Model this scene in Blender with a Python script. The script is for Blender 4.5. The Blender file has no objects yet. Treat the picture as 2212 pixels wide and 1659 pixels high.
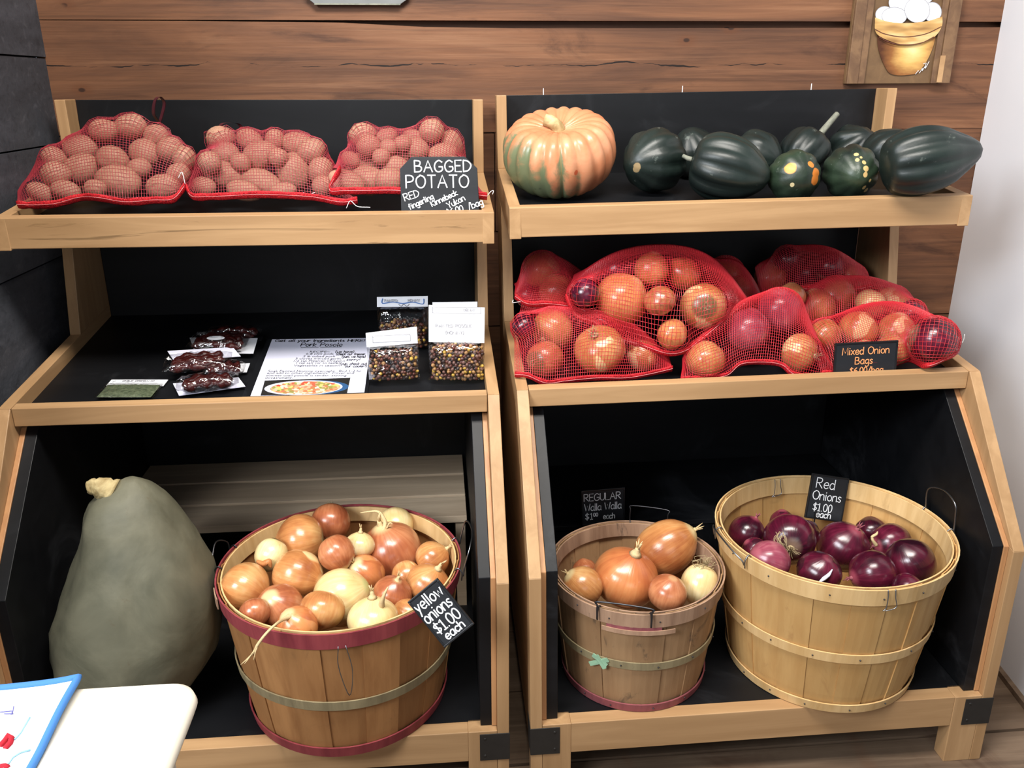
import bpy, bmesh, math, random
import numpy as np
from mathutils import Matrix, Vector, noise
random.seed(7); rng = np.random.default_rng(7)
SC = bpy.context.scene; COL = SC.collection
# ------------------------------------------------------------------ camera
F_PX = 1800.0
CAM = np.array([0.81861, -1.98271, 1.30701]); YAW, PIT, ROL = 0.08608, 0.34516, -0.00386
_sy, _cy = math.sin(YAW), math.cos(YAW)
FWD = np.array([_sy*math.cos(PIT), _cy*math.cos(PIT), -math.sin(PIT)])
_rt = np.array([_cy, -_sy, 0.0]); _up = np.cross(_rt, FWD)
RT = math.cos(ROL)*_rt + math.sin(ROL)*_up; UP = -math.sin(ROL)*_rt + math.cos(ROL)*_up
cd = bpy.data.cameras.new('camera'); cam = bpy.data.objects.new('camera', cd); COL.objects.link(cam)
cd.sensor_fit = 'HORIZONTAL'; cd.sensor_width = 36; cd.lens = 36*F_PX/2212; cd.clip_start = 0.02
mw = Matrix.Identity(4)
for i in range(3):
    mw[i][0], mw[i][1], mw[i][2], mw[i][3] = RT[i], UP[i], -FWD[i], CAM[i]
cam.matrix_world = mw; SC.camera = cam
# ------------------------------------------------------------------ world, lights, exposure
SC.view_settings.view_transform = 'Standard'; SC.view_settings.look = 'None'
SC.view_settings.gamma = 1.0; SC.view_settings.use_curve_mapping = False
SC.view_settings.exposure = -0.08
w = bpy.data.worlds.new('room_air'); SC.world = w; w.use_nodes = True
w.node_tree.nodes['Background'].inputs[0].default_value = (0.72, 0.84, 1.0, 1)
w.node_tree.nodes['Background'].inputs[1].default_value = 0.17
def area(name, loc, target, sx, sy, power, col):
    ld = bpy.data.lights.new(name, 'AREA'); ld.shape = 'RECTANGLE'; ld.size = sx; ld.size_y = sy
    ld.energy = power; ld.color = col
    o = bpy.data.objects.new(name, ld); COL.objects.link(o)
    o.location = loc; d = Vector(target)-Vector(loc); o.rotation_euler = d.to_track_quat('-Z', 'Y').to_euler()
    return o
area('window_daylight', (-1.0, -2.5, 2.35), (1.9, -.2, .95), 1.2, 1.0, 112, (0.90, 0.95, 1.0))     # side window, high on the left
area('window_daylight', (1.3, -4.2, 1.55), (1.0, 0.0, 0.6), 1.8, 1.2, 14, (0.92, 0.96, 1.0))       # window across the room
area('ceiling_lamp', (0.9, -1.35, 2.8), (1.0, -0.6, 0.6), 1.4, 0.5, 92, (1.0, 0.95, 0.88))
# ------------------------------------------------------------------ photo geometry helpers
def ray(px, py): return FWD + RT*((px-1106)/F_PX) - UP*((py-829.5)/F_PX)
def proj(P):
    d = np.asarray(P)-CAM; z = d@FWD
    return 1106+F_PX*(d@RT)/z, 829.5-F_PX*(d@UP)/z
def rot_roll(a): return Matrix(((math.cos(a), 0, -math.sin(a), 0), (0, 1, 0, 0), (math.sin(a), 0, math.cos(a), 0), (0, 0, 0, 1)))
ML = rot_roll(-0.00442)
MR = Matrix.Translation((0.97185, -0.0035, 0.00445)) @ Matrix.Rotation(-0.01199, 4, 'Z') @ rot_roll(0.01283)
I4 = Matrix.Identity(4)
def npm(M): return np.array(M)
def xf(M, V): A = npm(M); V = np.asarray(V, float); return V@A[:3, :3].T + A[:3, 3]
def pl(M, px, py, n, d):
    """where the sight line of a photo point meets the plane n.X=d of a frame; returns world point, world scale per px"""
    A = npm(M.inverted()); o = A[:3, :3]@CAM+A[:3, 3]; v = A[:3, :3]@ray(px, py); n = np.array(n, float)
    t = (d-n@o)/(n@v); return CAM+t*ray(px, py), t/F_PX
def atY(M, px, py, y): return pl(M, px, py, (0, 1, 0), y)[0]
def atZ(M, px, py, z): return pl(M, px, py, (0, 0, 1), z)[0]
PR = dict(A=(-.02, 1.2795), B=(-.0191, 1.1212), C=(-.3702, 1.0797), C2=(-.3685, 1.0225), P=(-.1115, .9768),
          D=(-.1471, .7928), E=(-.4884, .7518), F=(-.7071, .4723), G=(-.7075, .1457))
S1 = (PR['C'][1]-PR['B'][1])/(PR['C'][0]-PR['B'][0]); S2 = (PR['E'][1]-PR['D'][1])/(PR['E'][0]-PR['D'][0])
DF = 0.028
def z1(y, d=DF): return PR['B'][1]+S1*(y-PR['B'][0])-d
def z2(y, d=DF): return PR['D'][1]+S2*(y-PR['D'][0])-d
def atT1(M, px, py, d=DF): return pl(M, px, py, (0, -S1, 1), PR['B'][1]-S1*PR['B'][0]-d)[0]
def atT2(M, px, py, d=DF): return pl(M, px, py, (0, -S2, 1), PR['D'][1]-S2*PR['D'][0]-d)[0]
def nrm(v): v = np.asarray(v, float); return v/np.linalg.norm(v)
def idir(dx, dy, tw=0.0): return nrm(RT*dx - UP*dy - FWD*tw)     # photo right, photo down, towards the viewer
# ------------------------------------------------------------------ object helpers
MAT = {}
def _new(name, me, mat, parent):
    o = bpy.data.objects.new(name, me); COL.objects.link(o)
    if parent is not None: o.parent = parent
    if mat is not None and me is not None:
        for m in (mat if isinstance(mat, (list, tuple)) else [mat]): me.materials.append(m)
    return o
TM = {}
def tag(o, label=None, cat=None, group=None, kind=None):
    if label: o['label'] = label
    if cat: o['category'] = cat
    if group: o['group'] = group
    if kind: o['kind'] = kind
    return o
def thing(name, label, cat, M=I4, group=None):
    o = bpy.data.objects.new(name, None); COL.objects.link(o); o.empty_display_size = 0.05
    M = M if isinstance(M, Matrix) else Matrix.Translation(M)
    o.matrix_world = M; TM[o.name] = M.copy(); return tag(o, label, cat, group)
def frame_of(o):
    while o.parent is not None: o = o.parent
    return TM.get(o.name, I4)
def mesh(V, Fc, smooth=False):
    me = bpy.data.meshes.new('m'); me.from_pydata([tuple(v) for v in np.asarray(V, float)], [], [tuple(int(i) for i in f) for f in Fc])
    if smooth: me.polygons.foreach_set('use_smooth', [True]*len(me.polygons))
    me.update(); return me
def quads(V, Q, smooth=True):
    me = bpy.data.meshes.new('m'); V = np.asarray(V, np.float32); Q = np.asarray(Q, np.int32); n = len(Q)
    me.vertices.add(len(V)); me.vertices.foreach_set('co', V.ravel()); me.loops.add(n*4); me.loops.foreach_set('vertex_index', Q.ravel())
    me.polygons.add(n); me.polygons.foreach_set('loop_start', np.arange(0, n*4, 4, dtype=np.int32)); me.polygons.foreach_set('use_smooth', np.full(n, smooth))
    me.update(calc_edges=True); return me
def part(name, geo, mat, parent, smooth=False, world=False, bevel=0, fr=None, subsurf=0, idx=None):
    """geo=(verts, faces) in the thing's frame (or the world when world=True)"""
    V, Fc = geo
    V = np.asarray(V, float)
    if world: V = xf(frame_of(parent).inverted(), V)
    me = mesh(V, Fc, smooth); o = _new(name, me, mat, parent)
    if idx is not None: me.polygons.foreach_set('material_index', np.asarray(idx, np.int32))
    if bevel:
        b = o.modifiers.new('b', 'BEVEL'); b.width = bevel; b.segments = 2; b.limit_method = 'ANGLE'; b.angle_limit = 0.6
    if subsurf: s = o.modifiers.new('s', 'SUBSURF'); s.levels = subsurf; s.render_levels = subsurf
    return o
def solo(name, geo, mat, label, cat, group=None, kind=None, smooth=False, bevel=0, M=I4):
    me = mesh(geo[0], geo[1], smooth); o = _new(name, me, mat, None); o.matrix_world = M; TM[o.name] = M.copy()
    if bevel:
        b = o.modifiers.new('b', 'BEVEL'); b.width = bevel; b.segments = 2; b.limit_method = 'ANGLE'; b.angle_limit = 0.6
    return tag(o, label, cat, group, kind)
class G:
    """collects shapes into one mesh"""
    def __init__(s): s.v = []; s.f = []; s.a = []
    def add(s, V, Fc, a=0.0):
        n = len(s.v); s.v += [tuple(v) for v in V]; s.f += [tuple(i+n for i in f) for f in Fc]; s.a += [a]*len(Fc); return s
    def geo(s): return (s.v, s.f)
    def box(s, x0, x1, y0, y1, z0, z1, a=0.0):
        V = [(x, y, z) for x in (x0, x1) for y in (y0, y1) for z in (z0, z1)]
        return s.add(V, [(0, 1, 3, 2), (4, 6, 7, 5), (0, 4, 5, 1), (2, 3, 7, 6), (0, 2, 6, 4), (1, 5, 7, 3)], a)
    def hexa(s, b, t, a=0.0):   # bottom quad, top quad
        return s.add(list(b)+list(t), [(3, 2, 1, 0), (4, 5, 6, 7)]+[(i, (i+1) % 4, 4+(i+1) % 4, 4+i) for i in range(4)], a)
    def prism(s, poly, x0, x1, a=0.0):  # poly of (y,z)
        n = len(poly); V = [(x0, y, z) for y, z in poly]+[(x1, y, z) for y, z in poly]
        ar = sum(poly[i][0]*poly[(i+1) % n][1]-poly[(i+1) % n][0]*poly[i][1] for i in range(n))
        f = [tuple(range(n)), tuple(range(2*n-1, n-1, -1))]+[(i, n+i, n+(i+1) % n, (i+1) % n) for i in range(n)]
        if ar > 0: f = [tuple(reversed(q)) for q in f]
        return s.add(V, f, a)
    def tube(s, P, r, k=6, a=0.0, closed=False):
        V, Q = tube(P, r, k, closed); return s.add(V, Q, a)
    def ball(s, c, r, nu=8, nv=6, R=None, a=0.0):
        V, Fc = ball(nu, nv); V = V*np.asarray(r)
        if R is not None: V = V@np.asarray(R).T
        return s.add(V+np.asarray(c), Fc, a)
def box(*a): return G().box(*a).geo()
def tube(P, r, k=6, closed=False, flat=None):
    P = np.asarray(P, float); n = len(P); r = np.broadcast_to(np.asarray(r, float), (n,))
    T = np.gradient(P, axis=0); 
    if closed: T = np.roll(P, -1, 0)-np.roll(P, 1, 0)
    T /= np.linalg.norm(T, axis=1)[:, None]+1e-12
    ref = np.array([0.13, 0.31, 0.94]) if abs(T[0]@np.array([0.13, 0.31, 0.94])) < .9 else np.array([1.0, 0.1, 0])
    Nn = np.cross(T, ref); Nn /= np.linalg.norm(Nn, axis=1)[:, None]+1e-9; B = np.cross(T, Nn)
    an = np.arange(k)*2*math.pi/k
    V = (P[:, None]+r[:, None, None]*(np.cos(an)[None, :, None]*Nn[:, None]+np.sin(an)[None, :, None]*B[:, None])).reshape(-1, 3)
    m = n if closed else n-1
    Fc = [((i % n)*k+j, (i % n)*k+(j+1) % k, ((i+1) % n)*k+(j+1) % k, ((i+1) % n)*k+j) for i in range(m) for j in range(k)]
    if not closed: Fc += [tuple(reversed(range(k))), tuple(range((n-1)*k, n*k))]
    return V, Fc
def ball(nu=16, nv=12):
    V = [(0, 0, -1)]; Fc = []
    for i in range(1, nv):
        t = math.pi*i/nv
        V += [(math.sin(t)*math.cos(2*math.pi*j/nu), math.sin(t)*math.sin(2*math.pi*j/nu), -math.cos(t)) for j in range(nu)]
    V.append((0, 0, 1)); L = len(V)-1
    for j in range(nu):
        Fc.append((0, 1+(j+1) % nu, 1+j)); Fc.append((L, L-nu+j, L-nu+(j+1) % nu))
        for i in range(nv-2): a = 1+i*nu; Fc.append((a+j, a+(j+1) % nu, a+nu+(j+1) % nu, a+nu+j))
    return np.array(V), Fc
def rings(RV, cap=True):
    """list of rings (k points each) -> tube-like skin"""
    k = len(RV[0]); V = np.concatenate([np.asarray(r) for r in RV]); n = len(RV)
    Fc = [(i*k+j, i*k+(j+1) % k, (i+1)*k+(j+1) % k, (i+1)*k+j) for i in range(n-1) for j in range(k)]
    if cap: Fc += [tuple(reversed(range(k))), tuple(range((n-1)*k, n*k))]
    return V, Fc
def basis(z, x=None):
    z = nrm(z); x = np.array([1.0, 0, 0]) if x is None else np.asarray(x, float)
    if abs(nrm(x)@z) > .95: x = np.array([0, 1.0, 0])
    x = nrm(x-(x@z)*z); y = np.cross(z, x); return np.stack([x, y, z], 1)
def m4(R, t): 
    M = Matrix.Identity(4)
    for i in range(3):
        for j in range(3): M[i][j] = float(R[i][j])
        M[i][3] = float(t[i])
    return M
def crom(P, n=6):
    P = np.asarray(P, float)
    if len(P) < 3: return P
    Q = np.vstack([2*P[0]-P[1], P, 2*P[-1]-P[-2]]); out = []
    for i in range(1, len(Q)-2):
        for t in np.arange(n)/n:
            out.append(.5*((2*Q[i])+(-Q[i-1]+Q[i+1])*t+(2*Q[i-1]-5*Q[i]+4*Q[i+1]-Q[i+2])*t*t+(-Q[i-1]+3*Q[i]-3*Q[i+1]+Q[i+2])*t**3))
    out.append(P[-1]); return np.array(out)
def nz(p, s=1.0): return noise.noise(Vector(p)*s)
# ------------------------------------------------------------------ materials
def lin(c): return tuple(((x/255)/12.92 if x/255 <= .04045 else ((x/255+.055)/1.055)**2.4) for x in c)
class N:
    def __init__(s, name, rough=.5, spec=.5):
        s.m = bpy.data.materials.new(name); s.m.use_nodes = True; s.t = s.m.node_tree; s.b = s.t.nodes['Principled BSDF']
        s.b.inputs['Roughness'].default_value = rough; s.b.inputs['Specular IOR Level'].default_value = spec
        s.tc = s.t.nodes.new('ShaderNodeTexCoord'); MAT[name] = s.m
    def n(s, ty, **k):
        x = s.t.nodes.new('ShaderNode'+ty)
        for a, v in k.items(): setattr(x, a, v)
        return x
    def l(s, a, b): s.t.links.new(a, b)
    def mapv(s, scale=(1, 1, 1), src='Object', loc=(0, 0, 0), rnd=True):
        mp = s.n('Mapping'); mp.inputs['Scale'].default_value = scale; mp.inputs['Location'].default_value = loc
        o = s.tc.outputs[src]
        if rnd:
            oi = s.n('ObjectInfo'); ad = s.n('VectorMath', operation='ADD'); mu = s.n('Math', operation='MULTIPLY'); mu.inputs[1].default_value = 37.0
            s.l(oi.outputs['Random'], mu.inputs[0]); s.l(o, ad.inputs[0]); s.l(mu.outputs[0], ad.inputs[1]); o = ad.outputs[0]
        s.l(o, mp.inputs['Vector']); return mp.outputs[0]
    def noise(s, vec, scale=5, detail=4, rough=.55, dist=0):
        x = s.n('TexNoise'); x.inputs['Scale'].default_value = scale; x.inputs['Detail'].default_value = detail
        x.inputs['Roughness'].default_value = rough; x.inputs['Distortion'].default_value = dist; s.l(vec, x.inputs['Vector']); return x.outputs['Fac']
    def ramp(s, fac, stops):
        r = s.n('ValToRGB'); e = r.color_ramp.elements
        while len(e) < len(stops): e.new(.5)
        for i, (p, c) in enumerate(stops): e[i].position = p; e[i].color = (*c[:3], 1)
        s.l(fac, r.inputs[0]); return r.outputs[0]
    def mix(s, fac, a, b, mode='MIX'):
        x = s.n('Mix', data_type='RGBA', blend_type=mode)
        for sock, v in ((x.inputs[0], fac), (x.inputs[6], a), (x.inputs[7], b)):
            if hasattr(v, 'is_linked'): s.l(v, sock)
            else: sock.default_value = v if isinstance(v, (int, float)) else (*v[:3], 1)
        return x.outputs[2]
    def mth(s, op, a, b=0.0, c=None):
        x = s.n('Math', operation=op)
        for i, v in enumerate((a, b) if c is None else (a, b, c)):
            if hasattr(v, 'is_linked'): s.l(v, x.inputs[i])
            else: x.inputs[i].default_value = v
        return x.outputs[0]
    def col(s, c):
        if hasattr(c, 'is_linked'): s.l(c, s.b.inputs['Base Color'])
        else: s.b.inputs['Base Color'].default_value = (*c[:3], 1)
        return s
    def bump(s, h, st=.3, d=.01):
        b = s.n('Bump'); b.inputs['Strength'].default_value = st; b.inputs['Distance'].default_value = d
        s.l(h, b.inputs['Height']); s.l(b.outputs[0], s.b.inputs['Normal']); return s
    def smooth(s, v, lo, hi):
        x = s.n('MapRange', interpolation_type='SMOOTHSTEP'); x.inputs[1].default_value = lo; x.inputs[2].default_value = hi
        s.l(v, x.inputs[0]); return x.outputs[0]
def plain(name, c, rough=.5, spec=.5, var=.0, scale=30, metal=0):
    s = N(name, rough, spec); c = lin(c); s.b.inputs['Metallic'].default_value = metal
    if var:
        f = s.noise(s.mapv(), scale, 4); s.col(s.ramp(f, [(.3, tuple(x*(1-var) for x in c)), (.7, tuple(min(1, x*(1+var)) for x in c))])); s.bump(f, .1, .002)
    else: s.col(c)
    return s.m
def wood(name, base, dark, axis='x', rough=.45, str_=1.0, extra=None):
    s = N(name, rough, .4); sc = {'x': (1.2, 16, 16), 'y': (16, 1.2, 16), 'z': (16, 16, 1.2)}[axis]
    v = s.mapv(sc); a = s.noise(v, 1.6, 5, .6, .6); g = s.noise(v, 7, 3, .6, .2)
    big = s.noise(s.mapv((3, 3, 3)), 1.0, 2)
    b, d = lin(base), lin(dark)
    c = s.ramp(a, [(.30, d), (.50, tuple(.5*(x+y) for x, y in zip(b, d))), (.62, b), (.85, tuple(min(1, x*1.12) for x in b))])
    c = s.mix(s.mth('MULTIPLY', g, .25*str_), c, d)
    c = s.mix(s.mth('MULTIPLY', big, .25), c, tuple(x*.85 for x in b))
    if extra: c = extra(s, c)
    s.col(c); s.bump(g, .06, .002); return s.m
def spalt(s, c):    # dark mineral streaks of one shelf lip
    f = s.noise(s.mapv((1.3, 4, 26), rnd=False), 1.8, 6, .65, 1.2); k = s.ramp(f, [(.57, (0, 0, 0)), (.64, (1, 1, 1))])
    return s.mix(s.mth('MULTIPLY', k, .62), c, lin((96, 72, 44)))
MAPLE = ((188, 150, 108), (162, 125, 86))
wood('maple_x', *MAPLE, 'x'); wood('maple_y', *MAPLE, 'y'); wood('maple_z', *MAPLE, 'z'); wood('maple_spalted', *MAPLE, 'x', extra=spalt)
wood('strip_wood', (196, 146, 100), (168, 118, 78), 'z')
wood('crate_pine', (222, 198, 168), (192, 166, 138), 'x', .6)
def blackboard(name, c=(10, 11, 14), rough=.48):
    s = N(name, rough, .32); v = s.mapv(); f = s.noise(v, 3.2, 6, .65, 1.5); sw = s.noise(s.mapv((1.2, 5, 5)), 3, 5, .6, .8)
    k = s.mth('MULTIPLY', s.smooth(f, .52, .8), .12); b = lin(c)
    s.col(s.mix(k, s.ramp(sw, [(.3, b), (.75, tuple(x*1.5+.002 for x in b))]), lin((120, 122, 128)))); s.bump(f, .03, .002); return s.m
blackboard('black_paint'); blackboard('chalkboard', (28, 30, 34), .5)
plain('board_frame', (20, 21, 24), .4); plain('bracket_black', (40, 38, 36), .5, .4, .1, 60)
plain('steel', (150, 152, 156), .35, .5, metal=1.0); plain('dark_wire', (78, 78, 82), .4, .5, metal=.9)
plain('chalk_white', (236, 238, 242), .8, .2); plain('chalk_orange', (236, 158, 104), .8, .2); plain('ink_black', (26, 26, 32), .7, .2)
plain('ink_blue', (70, 120, 190), .7); plain('ink_grey', (150, 150, 156), .7)
plain('paper_white', (240, 241, 246), .75, .2, .02, 8); plain('paper_lilac', (226, 226, 244), .75, .2, .02, 8)
plain('pin_white', (230, 230, 230), .5)
def plank_wall(name, stops, sc=(.7, 6, 6), crack=True, rough=.62, knots=True):
    s = N(name, rough, .35); v = s.mapv(sc, rnd=False); a = s.noise(v, 1.5, 7, .62, .9); fine = s.noise(s.mapv((3, 90, 90), rnd=False), 1.5, 3)
    at = s.n('Attribute', attribute_name='rnd')
    big = s.noise(s.mapv((1.6, 1, 5), rnd=False, loc=(3, 0, 1)), 1.7, 6, .65, 1.2)
    c = s.ramp(a, stops); c = s.mix(s.smooth(big, .52, .74), c, lin((74, 47, 33)), 'MIX') if knots else c
    c = s.mix(s.mth('MULTIPLY', fine, .28), c, tuple(x*.45 for x in stops[0][1]))
    c = s.mix(s.mth('MULTIPLY', at.outputs['Fac'], .35), c, tuple(x*.5 for x in stops[1][1]))
    st2 = s.noise(s.mapv((1.1, 30, 46), rnd=False, loc=(2, 0, 5)), 1.3, 5, .65, .5); c = s.mix(s.mth('MULTIPLY', s.smooth(st2, .50, .72), .45), c, tuple(x*.5 for x in stops[0][1])); c = s.mix(s.mth('MULTIPLY', s.smooth(st2, .46, .30), .22), c, tuple(min(1, x*1.25) for x in stops[3][1]))
    h = fine
    if knots:
        vo = s.n('TexVoronoi', voronoi_dimensions='2D'); vo.inputs['Scale'].default_value = 1; s3 = s.n('SeparateXYZ'); s.l(s.mapv((3.7, 1, 6.2), rnd=False, loc=(.3, 0, .2)), s3.inputs[0]); c3 = s.n('CombineXYZ'); s.l(s3.outputs['X'], c3.inputs[0]); s.l(s3.outputs['Z'], c3.inputs[1]); s.l(c3.outputs[0], vo.inputs['Vector'])
        kn = s.smooth(vo.outputs['Distance'], .036, .018); ring = s.smooth(vo.outputs['Distance'], .13, .03)
        some = s.smooth(s.noise(s.mapv((2.1, 1, 3.3), rnd=False, loc=(9, 0, 2)), 1.9, 3), .5, .56); c = s.mix(s.mth('MULTIPLY', s.mth('MULTIPLY', ring, some), .5), c, lin((98, 58, 34))); c = s.mix(s.mth('MULTIPLY', s.mth('MULTIPLY', kn, some), .9), c, lin((44, 26, 18)))
    if crack:   # long checks running along the grain
        sp = s.n('SeparateXYZ'); s.l(s.tc.outputs['Object'], sp.inputs[0]); wv = s.noise(s.mapv((3.2, 0, .0), rnd=False), 1.4, 4, .6)
        z = s.mth('ADD', sp.outputs['Z'], s.mth('MULTIPLY', wv, -.05)); dd = s.mth('ABSOLUTE', s.mth('SUBTRACT', z, 1.338-.0255+.012))
        wd = s.mth('MULTIPLY', s.smooth(s.noise(s.mapv((7, 0, 60), rnd=False), 1.3, 4), .42, .66), .0022)
        cr = s.mth('LESS_THAN', dd, wd); c = s.mix(cr, c, lin((26, 16, 12))); h = s.mth('SUBTRACT', fine, s.mth('MULTIPLY', cr, 3.0))
    s.col(c); s.bump(h, .18, .003); return s.m
plank_wall('barn_planks', [(.22, lin((66, 44, 34))), (.42, lin((102, 68, 48))), (.58, lin((128, 86, 59))), (.8, lin((154, 112, 82)))])
plank_wall('dark_planks', [(.25, lin((52, 53, 58))), (.45, lin((68, 70, 76))), (.6, lin((80, 82, 89))), (.8, lin((104, 104, 110)))], crack=False, knots=False, sc=(2, .9, 5))
plank_wall('floor_boards', [(.25, lin((84, 66, 52))), (.45, lin((110, 90, 72))), (.6, lin((126, 105, 86))), (.8, lin((146, 126, 106)))], crack=False, sc=(.8, 6, 6))
plain('white_paint', (228, 229, 234), .45, .4, .015, 3)
plain('wall_gap', (10, 8, 7), .9)
def basket_wood(name, base, dark, mark=(80, 62, 48), amt=.2):
    s = N(name, .6, .3); v = s.mapv((14, 14, 1.2)); a = s.noise(v, 2.2, 5, .6, .4); at = s.n('Attribute', attribute_name='rnd')
    st = s.noise(s.mapv((16, 16, 7)), 1.3, 5, .65, .6)
    b, d = lin(base), lin(dark)
    c = s.ramp(a, [(.3, d), (.6, b), (.85, tuple(min(1, x*1.12) for x in b))])
    c = s.mix(s.mth('MULTIPLY', at.outputs['Fac'], .55), c, tuple(x*.72 for x in d))
    c = s.mix(s.mth('MULTIPLY', s.smooth(st, .6, .72), amt), c, lin(mark)); s.col(c); s.bump(a, .08, .002); return s.m
basket_wood('stave_tan', (178, 128, 80), (150, 102, 60)); basket_wood('stave_pale', (216, 174, 114), (196, 150, 92), (150, 104, 64), .35)
basket_wood('stave_weathered', (178, 142, 104), (150, 114, 80), (60, 54, 50), .6)
basket_wood('hoop_red', (150, 66, 70), (122, 46, 54), (100, 40, 48), .4); basket_wood('hoop_pale', (226, 190, 136), (206, 166, 110), (150, 110, 70), .3)
basket_wood('hoop_grey', (150, 136, 104), (118, 106, 80), (70, 64, 54), .4); basket_wood('hoop_pink', (178, 144, 118), (144, 112, 90), (60, 54, 54), .7)
basket_wood('hoop_faded_red', (150, 84, 88), (120, 64, 70), (80, 50, 56), .5)
plain('tie_green', (140, 176, 146), .6)
def onion_skin(name, stops, rough=.26, neck=(214, 190, 140), root=(120, 96, 62), streak=.30, coat=.35, patch=None):
    s = N(name, rough, .5); s.b.inputs['Coat Weight'].default_value = coat; s.b.inputs['Coat Roughness'].default_value = .18
    sp = s.n('SeparateXYZ'); s.l(s.tc.outputs['Object'], sp.inputs[0]); cb = s.n('CombineXYZ'); s.l(sp.outputs['X'], cb.inputs[0]); s.l(sp.outputs['Y'], cb.inputs[1])
    nn = s.n('VectorMath', operation='NORMALIZE'); s.l(cb.outputs[0], nn.inputs[0])
    oi = s.n('ObjectInfo'); r9 = s.mth('MULTIPLY', oi.outputs['Random'], 19.0)
    cb2 = s.n('CombineXYZ'); s2 = s.n('SeparateXYZ'); s.l(nn.outputs[0], s2.inputs[0]); s.l(s2.outputs['X'], cb2.inputs[0]); s.l(s2.outputs['Y'], cb2.inputs[1])
    s.l(s.mth('ADD', s.mth('MULTIPLY', sp.outputs['Z'], .14), r9), cb2.inputs[2])
    st = s.noise(cb2.outputs[0], 7, 5, .6); big = s.noise(s.mapv((1, 1, .8)), .9, 3, .5)
    f = s.mth('ADD', s.mth('MULTIPLY', st, streak), s.mth('MULTIPLY', big, 1-streak)); f = s.mth('ADD', f, s.mth('MULTIPLY', s.mth('SUBTRACT', oi.outputs['Random'], .5), .06))
    c = s.ramp(f, stops)
    if patch:   # outer skin peeled off in ragged patches
        pk = s.smooth(s.noise(s.mapv((.7, .7, .35), loc=(5, 2, 1)), .9, 2, .5), .60, .62); c = s.mix(pk, c, lin(patch))
    dirt = s.smooth(s.noise(s.mapv((1, 1, 1), loc=(1, 4, 2)), 3.2, 6, .7), .66, .74); c = s.mix(s.mth('MULTIPLY', dirt, .55), c, tuple(x*.35 for x in stops[0][1]))
    c = s.mix(s.smooth(sp.outputs['Z'], .93, 1.08), c, lin(neck)); c = s.mix(s.smooth(sp.outputs['Z'], -.80, -.9), c, lin(root))
    s.col(c); s.bump(st, .07, .02); return s.m
onion_skin('onion_gold', [(.32, lin((158, 92, 52))), (.5, lin((196, 134, 80))), (.66, lin((218, 170, 112)))], patch=(232, 206, 150))
onion_skin('onion_copper', [(.32, lin((138, 72, 46))), (.5, lin((174, 102, 66))), (.66, lin((202, 134, 92)))])
onion_skin('onion_pale', [(.32, lin((214, 176, 112))), (.5, lin((230, 204, 146))), (.66, lin((238, 222, 176)))], neck=(196, 196, 130))
onion_skin('onion_pink', [(.3, lin((172, 92, 56))), (.5, lin((202, 124, 74))), (.66, lin((216, 148, 94)))], patch=(214, 142, 86))
onion_skin('onion_red', [(.32, lin((36, 10, 22))), (.5, lin((78, 18, 38))), (.66, lin((112, 32, 56)))], rough=.24, neck=(150, 70, 84), root=(120, 96, 80), patch=(60, 22, 34))
onion_skin('onion_rose', [(.32, lin((110, 40, 56))), (.5, lin((148, 66, 84))), (.66, lin((180, 110, 116)))], rough=.3, neck=(160, 84, 96), root=(120, 96, 80))
plain('onion_papery', (212, 186, 140), .7, .2, .25, 60); plain('onion_papery_red', (150, 84, 92), .7, .2, .25, 60); plain('onion_roots', (176, 156, 120), .8, .2, .2, 60)
plain('onion_husk', (190, 126, 76), .45, .4, .25, 30)
def spotted(name, base, alt, rough, amt=.4, scale=4, spots=(), scuff=.3, bump=.15, detail=5, coat=0.0, scuffc=(150, 160, 150)):
    s = N(name, rough, .45); s.b.inputs['Coat Weight'].default_value = coat; s.b.inputs['Coat Roughness'].default_value = .3
    v = s.mapv(); f = s.noise(v, scale, detail, .6, .4); c = s.ramp(f, [(.35, lin(base)), (.68, lin(alt))])
    g = s.noise(s.mapv((1, 1, 1), loc=(7, 1, 3)), scale*6, 4, .7); c = s.mix(s.mth('MULTIPLY', s.smooth(g, .62, .74), scuff), c, lin(scuffc))
    for (p, r, cc) in spots:
        d = s.n('VectorMath', operation='DISTANCE'); ad = s.n('VectorMath', operation='ADD'); no = s.n('TexNoise'); no.inputs['Scale'].default_value = 45.0
        s.l(s.tc.outputs['Object'], no.inputs['Vector']); sc_ = s.n('VectorMath', operation='SCALE'); sc_.inputs['Scale'].default_value = r*.9; s.l(no.outputs['Color'], sc_.inputs[0])
        s.l(s.tc.outputs['Object'], ad.inputs[0]); s.l(sc_.outputs[0], ad.inputs[1]); s.l(ad.outputs[0], d.inputs[0]); d.inputs[1].default_value = tuple(x+r*.45 for x in p)
        c = s.mix(s.smooth(d.outputs['Value'], r, r*.8), c, lin(cc))
    s.col(c); s.bump(f if scale > 8 else g, bump, .004); return s.m
spotted('potato_skin', (160, 116, 94), (186, 144, 118), .6, scale=9, scuff=.35, scuffc=(126, 88, 62), bump=.25)
spotted('squash_green', (17, 25, 24), (33, 44, 40), .42, scale=5, scuff=.30, coat=.06)
spotted('hubbard_grey', (84, 83, 67), (112, 109, 90), .62, scale=9, scuff=.35, scuffc=(88, 72, 52), bump=.5)
spotted('stem_tan', (150, 128, 84), (206, 188, 140), .8, scale=40, bump=.6, scuff=.3, scuffc=(90, 76, 48)); spotted('stem_grey', (110, 112, 100), (150, 150, 134), .7, scale=40, bump=.4)
def net_mat(name, c, spec=.6):
    s = N(name, .28, spec); s.col(lin(c)); s.b.inputs['Subsurface Weight'].default_value = 0; return s.m
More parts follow.
